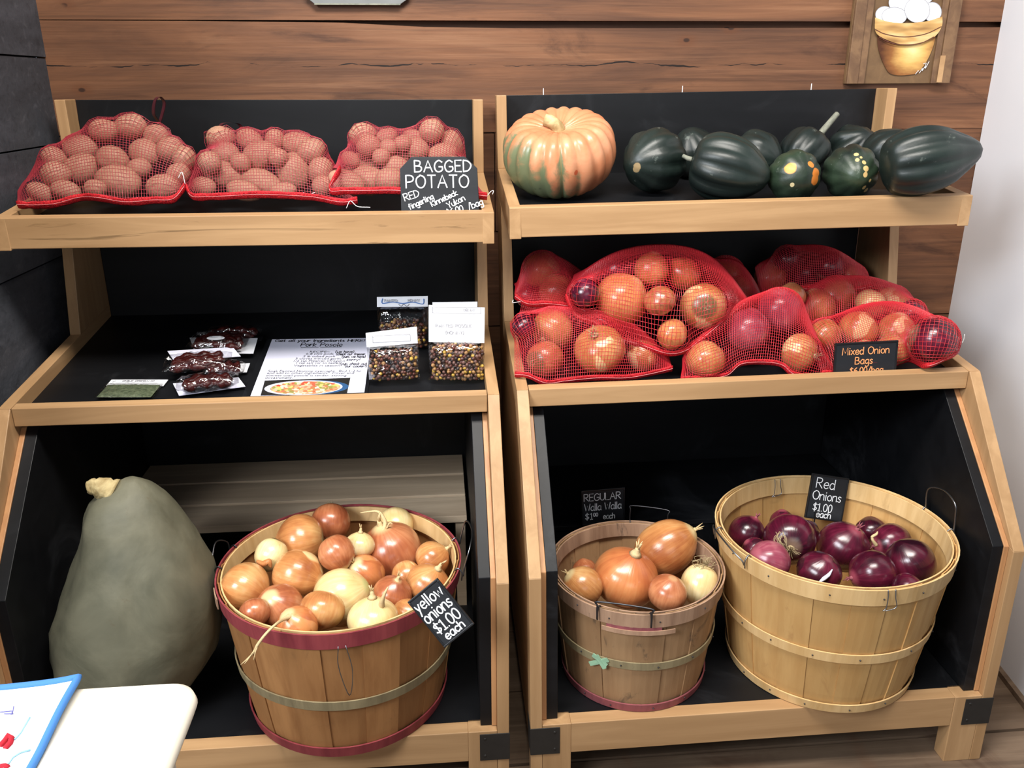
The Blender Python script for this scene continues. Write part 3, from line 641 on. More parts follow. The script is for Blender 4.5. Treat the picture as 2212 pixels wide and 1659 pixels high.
def drape(items, hem, back, N_=44, M_=40, plane=None, it=160, clear=.0035, bulge=.12):
    """rubber-like sheet from the hem line over the contents to the back line, pulled tight"""
    def rs(L, n):
        L = np.asarray(L, float); s_ = np.r_[0, np.cumsum(np.linalg.norm(np.diff(L, axis=0), axis=1))]; u = np.linspace(0, s_[-1], n)
        return np.stack([np.interp(u, s_, L[:, k]) for k in range(3)], 1)
    H, Bk = rs(hem, N_), rs(back, N_); P = np.empty((M_, N_, 3)); top = max(q['c'][2]+q['r'] for q in items)+.03
    for j in range(M_):
        u = j/(M_-1); P[j] = H*(1-u)+Bk*u; w_ = max(0, math.sin(math.pi*u))**.3; e = np.clip(np.sin(np.pi*np.linspace(0, 1, N_)), 0, 1)**.12
        P[j, :, 2] += (top-P[j, :, 2])*w_*e
    C = [(q['c'], q['Q'], q['s']+clear) for q in items]
    fixed = P[0].copy(), P[-1].copy()
    for k in range(it):
        A_ = P.copy(); A_[1:-1, 1:-1] = .25*(P[2:, 1:-1]+P[:-2, 1:-1]+P[1:-1, 2:]+P[1:-1, :-2])
        A_[1:-1, 0] = .5*(P[2:, 0]+P[:-2, 0]); A_[1:-1, -1] = .5*(P[2:, -1]+P[:-2, -1]); P = .15*P+.85*A_; P[0], P[-1] = fixed
        for c, Q, s_ in C:
            d = (P-c)@Q/s_; l = np.linalg.norm(d, axis=2); m_ = l < 1
            if m_.any(): P[m_] = c+((d[m_]/(l[m_][:, None]+1e-6))*s_)@Q.T
        if k % 12 == 0 and k < it-20:      # the front half of the sheet always passes in front of what it holds
            J = int(M_*.62); u_, v_ = proj(P[:J].reshape(-1, 3)); u_ = u_.reshape(J, N_); v_ = v_.reshape(J, N_); dep = (P[:J]-CAM)@FWD
            for q in items:
                rp = q['rp']*F_PX; e = np.hypot(u_-q['px'], v_-q['py'])/rp; tf = q['t']-q['r']*np.sqrt(np.clip(1-e*e, 0, 1))-clear
                m_ = (e < 1) & (dep > tf+.004)
                if m_.any(): P[:J][m_] = CAM+(P[:J][m_]-CAM)*(tf/dep)[m_][:, None]; dep = (P[:J]-CAM)@FWD
        if plane: P = plane(P)
        P[0], P[-1] = fixed
    return P
def tray_plane(M, which, eps=.002):
    A = npm(M.inverted()); Bm = npm(M); s_ = S1 if which == 1 else S2; zf = z1 if which == 1 else z2
    def f(P):
        L = P@A[:3, :3].T+A[:3, 3]; L[..., 2] = np.maximum(L[..., 2], zf(L[..., 1])+eps)
        Wm = .92 if M is ML else .9244; k_ = (L[..., 0] < .0262) | (L[..., 0] > Wm-.0262); L[..., 2] = np.where(k_, np.maximum(L[..., 2], zf(L[..., 1])+DF+eps), L[..., 2])
        L[..., 0] = np.where(L[..., 1] > (-.03 if which == 1 else -.16), np.clip(L[..., 0], .026, Wm-.026), L[..., 0]); L[..., 1] = np.minimum(L[..., 1], .032)
        return L@Bm[:3, :3].T+Bm[:3, 3]
    return f
def hem3(M, pts, its):
    out = []
    for (px, py, y) in pts:
        P = atY(M, px, py, y); d = ray(px, py); t = (P-CAM)@d/(d@d)
        for q in its:
            e = math.hypot(px-q['px'], py-q['py'])/(q['rp']*F_PX)
            if e < 1.25: t = min(t, q['t']-q['r']*math.sqrt(max(0, 1.5-e*e))*.62/np.linalg.norm(d))
        X = CAM+d*t; l = xf(M.inverted(), np.array([X]))[0]
        if M is ML and l[1] < -.324: l[1] = -.324; l[2] += .004; X = xf(M, np.array([l]))[0]
        out.append(X)
    return out
def hem_ribbon(L, w_, seed=0):
    """rolled seam: a flattened tube following the hem line"""
    L = crom(L, 6); g = G(); n = len(L)
    up = np.array([0, -.35, .9]); up /= np.linalg.norm(up); T = np.gradient(L, axis=0); T /= np.linalg.norm(T, axis=1)[:, None]
    S = np.cross(T, up); S /= np.linalg.norm(S, axis=1)[:, None]; k = 8; R = []
    for i in range(n):
        wv = w_*(1+.25*nz((i*.35+seed*9, 0, 0))); ri = []
        for j in range(k):
            a = 2*math.pi*j/k; ri.append(L[i]+up*wv*.5*math.sin(a)+S[i]*.0022*(1+.4*math.sin(i*.8))*math.cos(a))
        R.append(ri)
    return rings(R)
def net_bag(M, label, group, items, hem, back, plane, hw=.016, N_=40, M_=36, thread=.00055, clear=.0035, ties=(), loop=None, it=160):
    P = drape(items, hem, back, N_, M_, plane, it, clear); base = np.mean(hem, axis=0)
    t = thing('net_bag', label, 'net bag', m4(np.eye(3), base), group)
    V, Q = grid_tubes(upsample(P)-base, thread); o = _new('net', quads(V, Q), MAT['net_dull' if 'potato' in group else 'net_red'], t)
    part('hem', hem_ribbon(np.asarray(hem), hw), MAT['hem_red'], t, True, world=True)
    st = crom(np.asarray(hem), 6)+np.array([0, -.004, .001]); 
    part('stitching', tube(st, .00045, 4), MAT['stitch_pink'], t, world=True)
    for q in ties: part('tie_string', tube(crom(q, 5), .0008, 5), MAT['string_white'], t, True, world=True)
    if loop is not None:
        L = crom(loop, 6); g = G(); T = np.gradient(L, axis=0); wd = RT*.0+np.array([0.004, -.004, 0]); k = len(L)
        V = np.concatenate([L-wd, L+wd]); part('hanging_loop', (np.concatenate([V, V+np.array([.0006, .0012, 0])]), [(i, i+1, k+i+1, k+i) for i in range(k-1)]+[(2*k+k+i, 2*k+k+i+1, 2*k+i+1, 2*k+i) for i in range(k-1)]), MAT['loop_maroon'], t, True, world=True)
    return t
def fill_axes(q, rnd, ell=True):
    """orientation and semi-axes of a potato-like item whose outline in the photo is rx by ry"""
    a = q.get('rot', rnd.uniform(-25, 25)); x = idir(math.cos(math.radians(a)), math.sin(math.radians(a))); z = -FWD; x = nrm(x-(x@z)*z); y = np.cross(z, x)
    q['Q'] = np.stack([x, y, z], 1); q['s'] = np.array([q['a'], q['b'], .9*q['b']])
P_ = lambda *L: [dict(px=a[0], py=a[1], rx=a[2], ry=a[3], **({'rot': a[4]} if len(a) > 4 else {})) for a in L]
bags = [
 (P_((281, 274, 31, 24), (223, 283, 30, 22), (175, 324, 34, 28), (243, 344, 31, 27), (313, 333, 31, 28), (367, 325, 27, 25), (175, 368, 37, 30), (256, 393, 44, 33), (352, 403, 33, 25), (121, 378, 29, 25),
     (86, 416, 27, 19), (397, 344, 22, 25), (142, 412, 29, 20), (337, 293, 25, 22), (116, 342, 24, 21), (300, 365, 24, 20), (205, 408, 22, 18), (385, 378, 22, 24)),
  [(38, 447, -.325), (70, 449, -.33), (118, 446, -.33), (172, 427, -.315), (212, 432, -.325), (270, 442, -.33), (330, 438, -.33), (375, 430, -.32), (400, 402, -.30)], (40, 440),
  'leftmost red net bag of potatoes with a maroon hanging loop', [[(385, 385, -.30), (393, 372, -.30), (400, 398, -.305)]], [(341, 262, -.10), (331, 245, -.10), (334, 218, -.10), (344, 209, -.10), (354, 222, -.10), (350, 245, -.10), (343, 268, -.10)]),
 (P_((476, 299, 29, 23), (487, 333, 27, 24), (484, 378, 40, 27), (562, 336, 36, 27), (593, 303, 19, 21), (641, 311, 33, 22), (672, 326, 28, 24), (636, 372, 34, 39, 0), (565, 396, 44, 26), (694, 372, 25, 29, 0),
     (697, 402, 22, 20), (440, 403, 24, 20), (527, 412, 34, 20), (540, 303, 28, 20), (452, 352, 22, 22), (600, 340, 20, 18), (612, 412, 26, 16), (520, 350, 20, 18)),
  [(402, 402, -.295), (415, 424, -.32), (450, 430, -.325), (500, 428, -.325), (560, 425, -.325), (620, 427, -.325), (680, 432, -.33), (735, 443, -.335), (772, 438, -.33)], (425, 738),
  'middle red net bag of potatoes on the top left shelf', [[(655, 416, -.32), (668, 420, -.322), (680, 416, -.32)], [(748, 450, -.333), (757, 434, -.33), (772, 446, -.334), (800, 448, -.335)]], [(474, 285, -.10), (478, 268, -.10), (495, 265, -.10), (515, 268, -.10), (522, 280, -.10)]),
 (P_((932, 283, 24, 24), (974, 314, 23, 30, 0), (783, 292, 27, 22), (796, 316, 24, 21), (839, 318, 18, 16), (869, 310, 18, 16), (892, 297, 21, 16), (902, 323, 22, 22), (861, 338, 25, 22), (823, 339, 18, 16),
     (955, 333, 30, 21), (782, 359, 33, 26), (856, 361, 28, 20), (748, 394, 37, 24), (794, 390, 38, 28), (842, 390, 28, 26), (895, 384, 30, 26), (757, 345, 19, 15), (940, 380, 28, 26), (835, 296, 22, 16), (975, 365, 24, 26)),
  [(735, 364, -.29), (712, 410, -.315), (745, 412, -.32), (790, 412, -.322), (850, 416, -.325), (900, 420, -.325), (960, 425, -.325), (1010, 420, -.32), (1052, 424, -.315)], (735, 1015),
  'red net bag of small potatoes behind the large chalk sign', [[(1052, 424, -.315), (1060, 414, -.315), (1066, 412, -.315), (1064, 420, -.315)]], None)]
R_ = random.Random(3)
ORD = ('first', 'second', 'third', 'fourth', 'fifth', 'sixth', 'seventh', 'eighth')
def rowplace(its, per):
    """where each item lies in its bag, in words: rows from the top, then from the left"""
    o = sorted(range(len(its)), key=lambda i: its[i]['py']); nr = max(1, round(len(o)/per)); out = {}
    for r, row in enumerate(np.array_split(o, nr)):
        nm = 'top row' if r == 0 else ('bottom row' if r == nr-1 else ORD[r]+' row')
        row = sorted(row, key=lambda i: its[i]['px'])
        for k, i in enumerate(row): out[int(i)] = (nm, 'leftmost' if k == 0 else ('rightmost' if k == len(row)-1 else ORD[k]+' from left'))
    return out
BAGN = ('leftmost', 'middle', 'rightmost')
for bi, (items, hem, (bx0, bx1), lab, ties, loop) in enumerate(bags):
    for q in items: q['rx'] *= 1.12; q['ry'] *= 1.12
    solve_pile(items, ML, -.312, z1(-.312)+.022, 48, it=120, tol=.84, lo=T_floor(ML, 1))
    pl_ = rowplace(items, 4.5)
    for k, q in enumerate(items):
        fill_axes(q, R_); q['Q'] = q['Q']
        o = bpy.data.objects.new('potato', withmat(POT[(k+bi) % 5], 'potato_skin')); COL.objects.link(o); o.matrix_world = m4(q['Q']*q['s'], q['c'])
        tag(o, 'potato %s, %s, in the %s' % (pl_[k][1], pl_[k][0], ('leftmost red net bag', 'middle red net bag', 'net bag behind the chalk sign')[bi]), 'potato', 'potatoes in the %s net bag' % BAGN[bi])
    H = list(tray_plane(ML, 1, .0095)(np.array(hem3(ML, hem, items)))); Ai_ = npm(ML.inverted()); ys = min(.026, max((Ai_[:3, :3]@q['c']+Ai_[:3, 3])[1]+q['r']*1.1 for q in items)); ys = max(ys, -.06)
    Bk = [atY(ML, bx0+(bx1-bx0)*u, 400, ys)*np.array([1, 1, 0])+np.array([0, 0, z1(ys)+.004]) for u in np.linspace(0, 1, 6)]
    net_bag(ML, lab, 'red net potato bags', items, H, Bk, tray_plane(ML, 1), N_=34, M_=27, ties=[[atY(ML, *p) for p in q] for q in ties], loop=[atY(ML, *p) for p in loop] if loop else None, clear=.005)
# ---- mixed onion bags on the right middle shelf
OB = []
def obag(items, face, *a, **k):
    its = [dict(px=q[0], py=q[1], rx=q[2], ry=q[2], kind=q[3], ax=q[4]) for q in items]
    solve_pile(its, MR, *face, it=60, tol=.86, lo=T_floor(MR, 2)); OB.append((its, a, k))
def spread():
    al = [(q, bi) for bi, (its, a, k) in enumerate(OB) for q in its]; lo = T_floor(MR, 2)
    for _ in range(220):
        for i in range(len(al)):
            a, ba = al[i]; ca, ra = CAM+a['d']*a['t'], a['rp']*a['t']
            for j in range(i):
                b, bb = al[j]; cb, rb = CAM+b['d']*b['t'], b['rp']*b['t']; dd = np.linalg.norm(ca-cb); ov = (ra+rb)+(.010 if ba != bb else 0)-dd
                if ov > 0:
                    k = .25 if a['t'] < b['t'] else -.25; a['t'] -= ov*k; b['t'] += ov*k; ca = CAM+a['d']*a['t']
            h = lo(ca, ra)
            if h < 0: a['t'] += h*.8
    for q, b in al: q['c'] = CAM+q['d']*q['t']; q['r'] = q['rp']*q['t']
def obag2(its, hem, back, lab, glab, ties=(), plane=True, N_=32, M_=30, hw=.015):
    pl_ = rowplace(its, 3.2)
    for k, q in enumerate(its):
        q['Q'] = np.eye(3); q['s'] = np.array([q['r']]*3)
        ax = idir(*q['ax']); onion(q['c'], q['r']*.965, ax, q['kind'], ('%s onion %s, %s, ' % ({'gold': 'golden', 'copper': 'brown', 'pale': 'pale', 'pink': 'orange', 'red': 'purple', 'rose': 'purple'}[q['kind']], pl_[k][1], pl_[k][0]))+glab, 'onions in the '+glab, k, None, 0 if q['ax'][2] < -.4 else None, .97, k*1.3, simple=not (q['ax'][2] < -.4))
    H = hem3(MR, hem, its); H = list(tray_plane(MR, 2, .0095)(np.array(H))) if plane else H; Bk = [atY(MR, *p) for p in back]
    return net_bag(MR, lab, 'red net onion bags', its, H, Bk, tray_plane(MR, 2) if plane else None, hw, N_, M_, .00055, .004, [[atY(MR, *p) for p in q] for q in ties])
zf = z2(-.43)
u_ = (0, -1, .2)
obag([(1171, 586, 42, 'gold', (.2, -1, .1)), (1202, 628, 40, 'copper', (-.3, -.8, .4)), (1140, 640, 26, 'red', u_)], (-.28, z2(-.28)+.05, 62),
     [(1112, 640, -.30), (1140, 656, -.305), (1185, 656, -.305), (1237, 662, -.30)], [(1108, 612, -.10), (1180, 598, -.08), (1260, 590, -.08), (1300, 600, -.10)], 'dim red net onion bag in the back left corner of the middle shelf', 'back left net bag',
     [[(1137, 652, -.30), (1122, 652, -.305), (1107, 654, -.31), (1109, 648, -.31)]])
obag([(1133, 705, 28, 'red', (-.4, -.8, .2)), (1194, 713, 48, 'gold', (.5, -.5, -.6)), (1178, 776, 41, 'copper', (.6, -.2, -.7)), (1295, 755, 58, 'gold', (.3, .6, -.75)), (1388, 768, 36, 'gold', (-.3, -.6, .5))], (-.43, zf+.035, 52),
     [(1112, 812, -.44), (1140, 822, -.448), (1180, 827, -.452), (1225, 822, -.45), (1290, 816, -.446), (1350, 816, -.445), (1400, 808, -.44), (1452, 796, -.435)], [(1128, 655, -.28), (1200, 655, -.27), (1300, 690, -.27), (1390, 735, -.30), (1440, 755, -.33)], 'red net onion bag at the front left of the middle shelf', 'front left net bag', N_=36)
obag([(1616, 713, 48, 'rose', (.2, -1, .3)), (1524, 778, 45, 'gold', (.1, -1, .2)), (1684, 672, 48, 'rose', (-.2, -.9, .4)), (1727, 762, 44, 'gold', (-.6, -.2, -.7))], (-.43, zf+.035, 50),
     [(1470, 820, -.452), (1530, 816, -.450), (1570, 810, -.448), (1600, 786, -.435), (1650, 782, -.432), (1688, 788, -.437), (1714, 808, -.447), (1760, 814, -.450), (1816, 812, -.449)], [(1500, 750, -.33), (1560, 690, -.27), (1620, 650, -.24), (1690, 640, -.24), (1740, 690, -.28), (1770, 760, -.36)], 'red net onion bag at the front centre with two purple onions on top', 'front centre net bag', N_=36)
obag([(1782, 725, 36, 'gold', (.2, -1, .1)), (1853, 712, 43, 'gold', (.5, -.8, .1)), (1935, 716, 40, 'gold', (.2, -.9, .2)), (1927, 757, 38, 'gold', (0, -.9, .4)), (2016, 735, 50, 'red', (.9, .3, .2)), (1868, 768, 36, 'copper', u_)], (-.42, zf+.035, 52),
     [(1775, 806, -.445), (1830, 806, -.44), (1900, 800, -.44), (1962, 777, -.42), (2000, 790, -.425), (2040, 776, -.41), (2070, 760, -.395)], [(1760, 700, -.30), (1830, 675, -.27), (1900, 665, -.26), (1970, 680, -.28), (2040, 720, -.33)], 'red net onion bag behind the small sign with orange writing', 'net bag behind the small sign',
     [[(2066, 757, -.395), (2072, 742, -.395), (2080, 738, -.395), (2084, 722, -.395)]], N_=40)
obag([(1762, 665, 42, 'gold', (-.2, -1, .1)), (1709, 640, 32, 'copper', u_), (1805, 640, 42, 'copper', (.3, -1, 0)), (1880, 658, 36, 'pale', (.7, -.5, .3)), (1926, 656, 38, 'gold', (.4, -.8, .2)), (1967, 680, 32, 'red', (.8, -.4, .1))], (-.27, z2(-.27)+.06, 55),
     [(1730, 690, -.30), (1780, 705, -.31), (1840, 690, -.30), (1900, 700, -.30), (1960, 715, -.30), (2004, 712, -.29)], [(1700, 620, -.14), (1770, 610, -.12), (1850, 610, -.12), (1930, 625, -.14), (2000, 660, -.18)], 'red net onion bag in the right middle behind the front bags', 'right middle net bag')
obag([(1663, 601, 36, 'copper', (-.4, -.7, .2)), (1739, 588, 42, 'red', (.1, -1, .2)), (1792, 575, 32, 'red', (.4, -.8, .2)), (1838, 602, 32, 'copper', (.8, -.3, 0)), (1700, 560, 28, 'red', u_)], (-.15, z2(-.15)+.07, 66),
     [(1640, 640, -.19), (1700, 628, -.19), (1770, 622, -.19), (1840, 625, -.19), (1882, 618, -.18)], [(1640, 570, -.04), (1690, 540, -.04), (1760, 545, -.04), (1840, 570, -.05), (1880, 600, -.07)], 'dark red net onion bag highest at the back right of the middle shelf', 'back right net bag')
obag([(1566, 595, 40, 'copper', (.1, -.9, -.3)), (1594, 626, 32, 'copper', (.7, -.3, -.6)), (1530, 590, 30, 'copper', u_), (1610, 660, 26, 'copper', u_)], (-.20, z2(-.20)+.07, 66),
     [(1530, 655, -.25), (1580, 660, -.25), (1610, 668, -.25), (1645, 645, -.24)], [(1510, 575, -.08), (1560, 560, -.07), (1600, 575, -.08), (1640, 620, -.12)], 'dim red net onion bag behind the large top bag', 'net bag behind the large top bag', N_=28, M_=26)
obag([(1264, 634, 32, 'red', (-.3, -.9, .2)), (1343, 646, 61, 'pink', (.5, -.6, .5)), (1407, 583, 38, 'pink', (.2, -1, .2)), (1475, 592, 42, 'pink', (.5, -.8, .1)), (1519, 662, 52, 'gold', (.15, -.1, -.95)), (1452, 722, 35, 'pink', (.5, .3, .5)), (1332, 583, 32, 'red', (-.3, -1, 0)), (1425, 650, 36, 'copper', (-.4, -.5, .5))],
     (-.40, zf+.135, 50), [(1222, 640, -.31), (1244, 680, -.34), (1283, 695, -.35), (1305, 712, -.37), (1335, 730, -.39), (1385, 745, -.405), (1440, 763, -.42), (1478, 758, -.42), (1510, 735, -.405), (1550, 703, -.38), (1590, 668, -.35), (1614, 650, -.33)],
     [(1228, 600, -.22), (1285, 570, -.20), (1400, 545, -.18), (1500, 560, -.18), (1560, 590, -.20), (1612, 640, -.26)], 'largest red net onion bag lying on top of the others', 'large top net bag',
     [[(1285, 695, -.35), (1295, 690, -.352), (1306, 694, -.355), (1312, 700, -.356)]], False, 42, 38)
spread()
for its, a, k in OB: obag2(its, *a, **k)
# ================================================================== pumpkin and squashes
def gourd(L, Rr, nr, depth, tipk, pw=2.2, qw=2.0, tip=.16, nu=60, nv=34, seed=0, asym=0.0, lobe=.8):
    """ribbed fruit along local z, stem end at -L; returns verts, faces, groove factor per vertex"""
    R = []; gv = []; 
    for i in range(nv+1):
        u = -1+2*i/nv; uu = math.copysign(abs(u)**.8, u); r = (1-abs(uu)**pw)**(1/qw) if abs(uu) < 1 else 0
        r *= 1-asym*uu; z = uu*L
        if uu > .55: k = (uu-.55)/.45; z += tip*L*k**2.2; r *= 1-.10*k
        if uu < -.7: k = (-uu-.7)/.3; z += .16*L*k**1.5
        r = max(r, .012); ring = []
        for j in range(nu):
            t_ = 2*math.pi*j/nu; lb = abs(math.sin(nr*t_/2+.6*nz((seed, t_*.3, u*.5))))**lobe; fade = (1-abs(uu)**4)*depth
            rr = r*Rr*(1-fade*(1-lb)+.045*nz((math.cos(t_)*1.5+seed*3, math.sin(t_)*1.5, u*1.5))); ring.append((rr*math.cos(t_), rr*math.sin(t_), z)); gv.append(1-lb)
        R.append(ring)
    V, Fc = rings(R); return V, Fc, gv
A_R = npm(MR.inverted())
def on_tray(px, py, k, rpx, ymin=-.33, ymax=.02, M=MR):
    """depth along the sight line at which a fruit of outline radius rpx*k just rests on the upper shelf"""
    f = T_floor(M, 1); d = ray(px, py); lo_, hi_ = 1.2, 2.6
    best = None
    for t in np.linspace(lo_, hi_, 1200):
        c = CAM+d*t
        if f(c, rpx*k/F_PX*t/.93) < 0: best = t; break
    return CAM+d*best, best/F_PX
def settle(V, M, c, d):
    A = npm(MR.inverted()); s_ = S1; n = A[:3, :3].T@np.array([0, -s_, 1])/math.sqrt(1+s_*s_)
    W_ = xf(M, V); L = W_@A[:3, :3].T+A[:3, 3]; h = ((L[:, 2]-z1(L[:, 1])-np.where((L[:, 0] > .9244-.024) | (L[:, 0] < .024), DF, 0))/math.sqrt(1+s_*s_)).min()-.0006
    c = c-d*(h/(n@d)); W_ = W_-d*(h/(n@d)); L = W_@A[:3, :3].T+A[:3, 3]; e = L[:, 1].max()-.034
    if e > 0: c = c-npm(MR)[:3, :3]@np.array([0, e, e*s_*1.0])      # touching the back board: slide forward on the shelf
    return c
def squash(px, py, rl, rr_, ax, label, kw={}, mat='squash_green', stem=None, k=.93, sup=None, spots=None):
    c, sc_ = on_tray(px, py, k, rr_ if sup is None else sup)
    V, Fc, gv = gourd(rl*sc_*.93, rr_*sc_, kw.get('nr', 10), kw.get('depth', .10), 0, kw.get('pw', 2.2), 2.0, kw.get('tip', .16), seed=px % 17, asym=kw.get('asym', .06))
    c = settle(V, m4(basis(ax), c), c, ray(px, py)); t = thing('acorn_squash', label, 'squash', m4(basis(ax), c), 'acorn squash on the top right shelf')
    if spots:
        Wv = xf(TM[t.name], V); u, v_ = proj(Wv); dp = (Wv-CAM)@FWD; loc = []
        for dx, dy, r_, cc in spots:
            e = np.hypot(u-px-dx, v_-py-dy)+np.where(dp > dp.mean(), 1e3, 0); loc.append((tuple(V[int(e.argmin())]), r_, cc))
        lt = (48, 64, 46) if 'scar' not in mat else (33, 44, 40)
        spotted(mat, (18, 28, 24), lt, .42, scale=8, scuff=.3, coat=.15, spots=loc)
    part('rind', (V, Fc), MAT[mat], t, True)
    if stem: 
        L, r0, bend = stem; z0 = -rl*sc_*.93*.86
        part('stem', tube(crom([(0, 0, z0), (0, 0, z0-L*.4), (bend*.5, 0, z0-L*.7), (bend, 0, z0-L)], 4), np.linspace(r0*1.25, r0, 13), 7), MAT['stem_grey'], t, True)
    return t
squash(1412, 347, 70, 68, idir(-.75, .25, .55), 'dark green squash with a tan scar beside the pumpkin', mat='squash_scar', spots=((-34, 12, .009, (150, 128, 92)), (-38, 20, .008, (150, 128, 92))))
squash(1497, 331, 54, 58, idir(-.3, -.7, .5), 'small dark squash half hidden behind the two front left squashes')
squash(1567, 363, 92, 71, idir(.93, .30, .18), 'blue-green squash lying on its side with its stem pointing left', dict(depth=.12, tip=.12), stem=(.020, .0042, .004))
squash(1634, 336, 54, 54, idir(.5, .3, .5), 'green squash behind the blue-green one with the left stem')
squash(1735, 333, 60, 56, idir(-.62, .72, .12), 'dark squash with a long thick grey stem at the back', stem=(.078, .0062, .0))
squash(1717, 381, 54, 55, idir(.12, .22, .95), 'small round squash with orange patches', dict(depth=.06, pw=2.3, tip=.05), 'squash_orange_spot', spots=((-10, -18, .013, (226, 146, 46)), (47, -8, .012, (206, 122, 44)), (46, 8, .012, (206, 122, 44)), (36, -26, .008, (206, 122, 44)), (-4, 16, .005, (190, 176, 136))))
squash(1843, 324, 52, 58, idir(.2, -.35, .8), 'deeply lobed dark squash at the back in front of the right post', dict(depth=.26, nr=8))
squash(1838, 372, 62, 58, idir(-.12, .42, .88), 'green squash with a row of tan spots', dict(depth=.09), 'squash_tan_spot', spots=((14, -40, 0.0050, (206, 174, 116)), (14, -26, 0.0045, (206, 174, 116)), (28, -20, 0.0050, (206, 174, 116)), (34, -8, 0.0070, (206, 174, 116)), (33, 4, 0.0060, (206, 174, 116)), (41, 18, 0.0040, (206, 174, 116)), (30, 32, 0.0050, (206, 174, 116)), (33, 40, 0.0060, (206, 174, 116)), (24, -32, 0.0030, (206, 174, 116))))
squash(1996, 347, 99, 68, idir(.96, -.17, .14), 'largest dark green squash at the right end of the shelf', dict(depth=.13, tip=.20, pw=2.0, asym=.13))
squash(1920, 329, 46, 52, idir(.3, -.5, .5), 'dark squash mostly hidden behind the largest one')
# pumpkin
s = N('pumpkin_skin', .38, .45); s.b.inputs['Coat Weight'].default_value = .15; f = s.noise(s.mapv((1, 1, 1), rnd=False), 9, 5, .6, .5)
c = s.ramp(f, [(.3, lin((196, 114, 76))), (.5, lin((212, 138, 98))), (.72, lin((224, 166, 128)))]); at = s.n('Attribute', attribute_name='groove'); sp = s.n('SeparateXYZ'); s.l(s.tc.outputs['Object'], sp.inputs[0])
gr = s.mth('ADD', s.mth('MULTIPLY', s.noise(s.mapv((1, 1, 1), rnd=False), 16, 5, .65, .8), .9), s.mth('MULTIPLY', at.outputs['Fac'], .30))
ps = s.n('VectorMath', operation='DOT_PRODUCT'); s.l(s.tc.outputs['Object'], ps.inputs[0]); ps.inputs[1].default_value = (-3.4, -2.2, -2.8); gr = s.mth('ADD', gr, ps.outputs['Value'])
c = s.mix(s.smooth(gr, .64, .90), c, lin((112, 120, 88))); c = s.mix(s.smooth(at.outputs['Fac'], .72, .98), c, lin((150, 128, 84)))
for pp, r0, cc in (((-.045, -.098, -.026), .008, (40, 52, 40)), ((-.052, -.096, -.029), .006, (40, 52, 40)), ((.012, -.113, .010), .005, (196, 96, 60)), ((.028, -.110, .004), .006, (190, 90, 56))):
    d = s.n('VectorMath', operation='DISTANCE'); s.l(s.tc.outputs['Object'], d.inputs[0]); d.inputs[1].default_value = pp; c = s.mix(s.smooth(d.outputs['Value'], r0*1.1, r0*.8), c, lin(cc))
s.col(c); s.bump(f, .12, .003)
c0, sc_ = on_tray(1208, 328, .62, 119); r_ = 119*sc_
pumpB = basis(idir(-.08, -.76, .64), idir(1, 0, 0))
def mk_pump(): return thing('pumpkin', 'peach coloured ribbed pumpkin with green patches', 'pumpkin', m4(pumpB, c0))
R = []; gv = []; nu, nv = 132, 30
for i in range(nv+1):
    a = -math.pi/2+math.pi*i/nv; r0 = math.cos(a)**.75; z0 = math.sin(a)*.70
    if a > .55: z0 -= .34*((a-.55)/1.02)**2.0
    if a < -.8: z0 += .12*((-a-.8)/.77)**2
    ring = []
    for j in range(nu):
        th = 2*math.pi*j/nu; lb = abs(math.sin(10*th+.9*nz((2, math.cos(th)*.8, math.sin(th)*.8))))**.5; k = .11*(1-.35*abs(math.sin(a)))
        rr = max(r0, .05)*(1-k*(1-lb)+.02*nz((math.cos(th)*2, math.sin(th)*2, a))); ring.append((r_*rr*math.cos(th), r_*rr*math.sin(th), r_*(z0+(.05*(lb-.5) if a > .2 else 0)))); gv.append(1-lb)
    R.append(ring)
c0 = settle(rings(R)[0], m4(pumpB, c0), c0, ray(1208, 328)); t = mk_pump()
o = part('rind', rings(R), MAT['pumpkin_skin'], t, True); at_ = o.data.attributes.new('groove', 'FLOAT', 'POINT'); at_.data.foreach_set('value', np.array(gv, np.float32))
part('stem', tube(crom([(.03*r_, 0, r_*.28), (.0*r_, .03*r_, r_*.42), (-.10*r_, .06*r_, r_*.52), (-.22*r_, .10*r_, r_*.56)], 5), np.linspace(.015, .013, 16), 9), MAT['stem_tan'], t, True)
# ---- big grey squash in the left bin
rows = [(1040, 262, 292), (1047, 246, 308), (1062, 212, 336), (1085, 186, 362), (1110, 175, 384), (1140, 172, 408), (1180, 160, 440), (1230, 140, 466), (1280, 120, 480), (1330, 104, 486), (1380, 105, 484), (1420, 116, 472), (1450, 132, 454), (1475, 150, 434)]
yq = -.580; R = []; pts = []
for py, xl, xr in rows:
    Lp, Rp = atY(ML, xl, py, yq), atY(ML, xr, py, yq); pts.append((.5*(Lp[0]+Rp[0])-.001, .470*(Rp[0]-Lp[0]), .5*(Lp[2]+Rp[2])))
zb = PR['G'][1]+.001; x0, r0, z0 = pts[-1]
while len(pts) and pts[-1][2] < zb+.03: pts.pop()
x0, r0, z0 = pts[-1]; pts += [(x0, r0*.86, z0*.55+zb*.45), (x0, r0*.62, zb+.012), (x0, r0*.35, zb+.001)]
P0 = np.array(pts); ii = np.linspace(0, len(P0)-1, 44); P0 = np.stack([np.interp(ii, np.arange(len(P0)), P0[:, k]) for k in range(3)], 1)
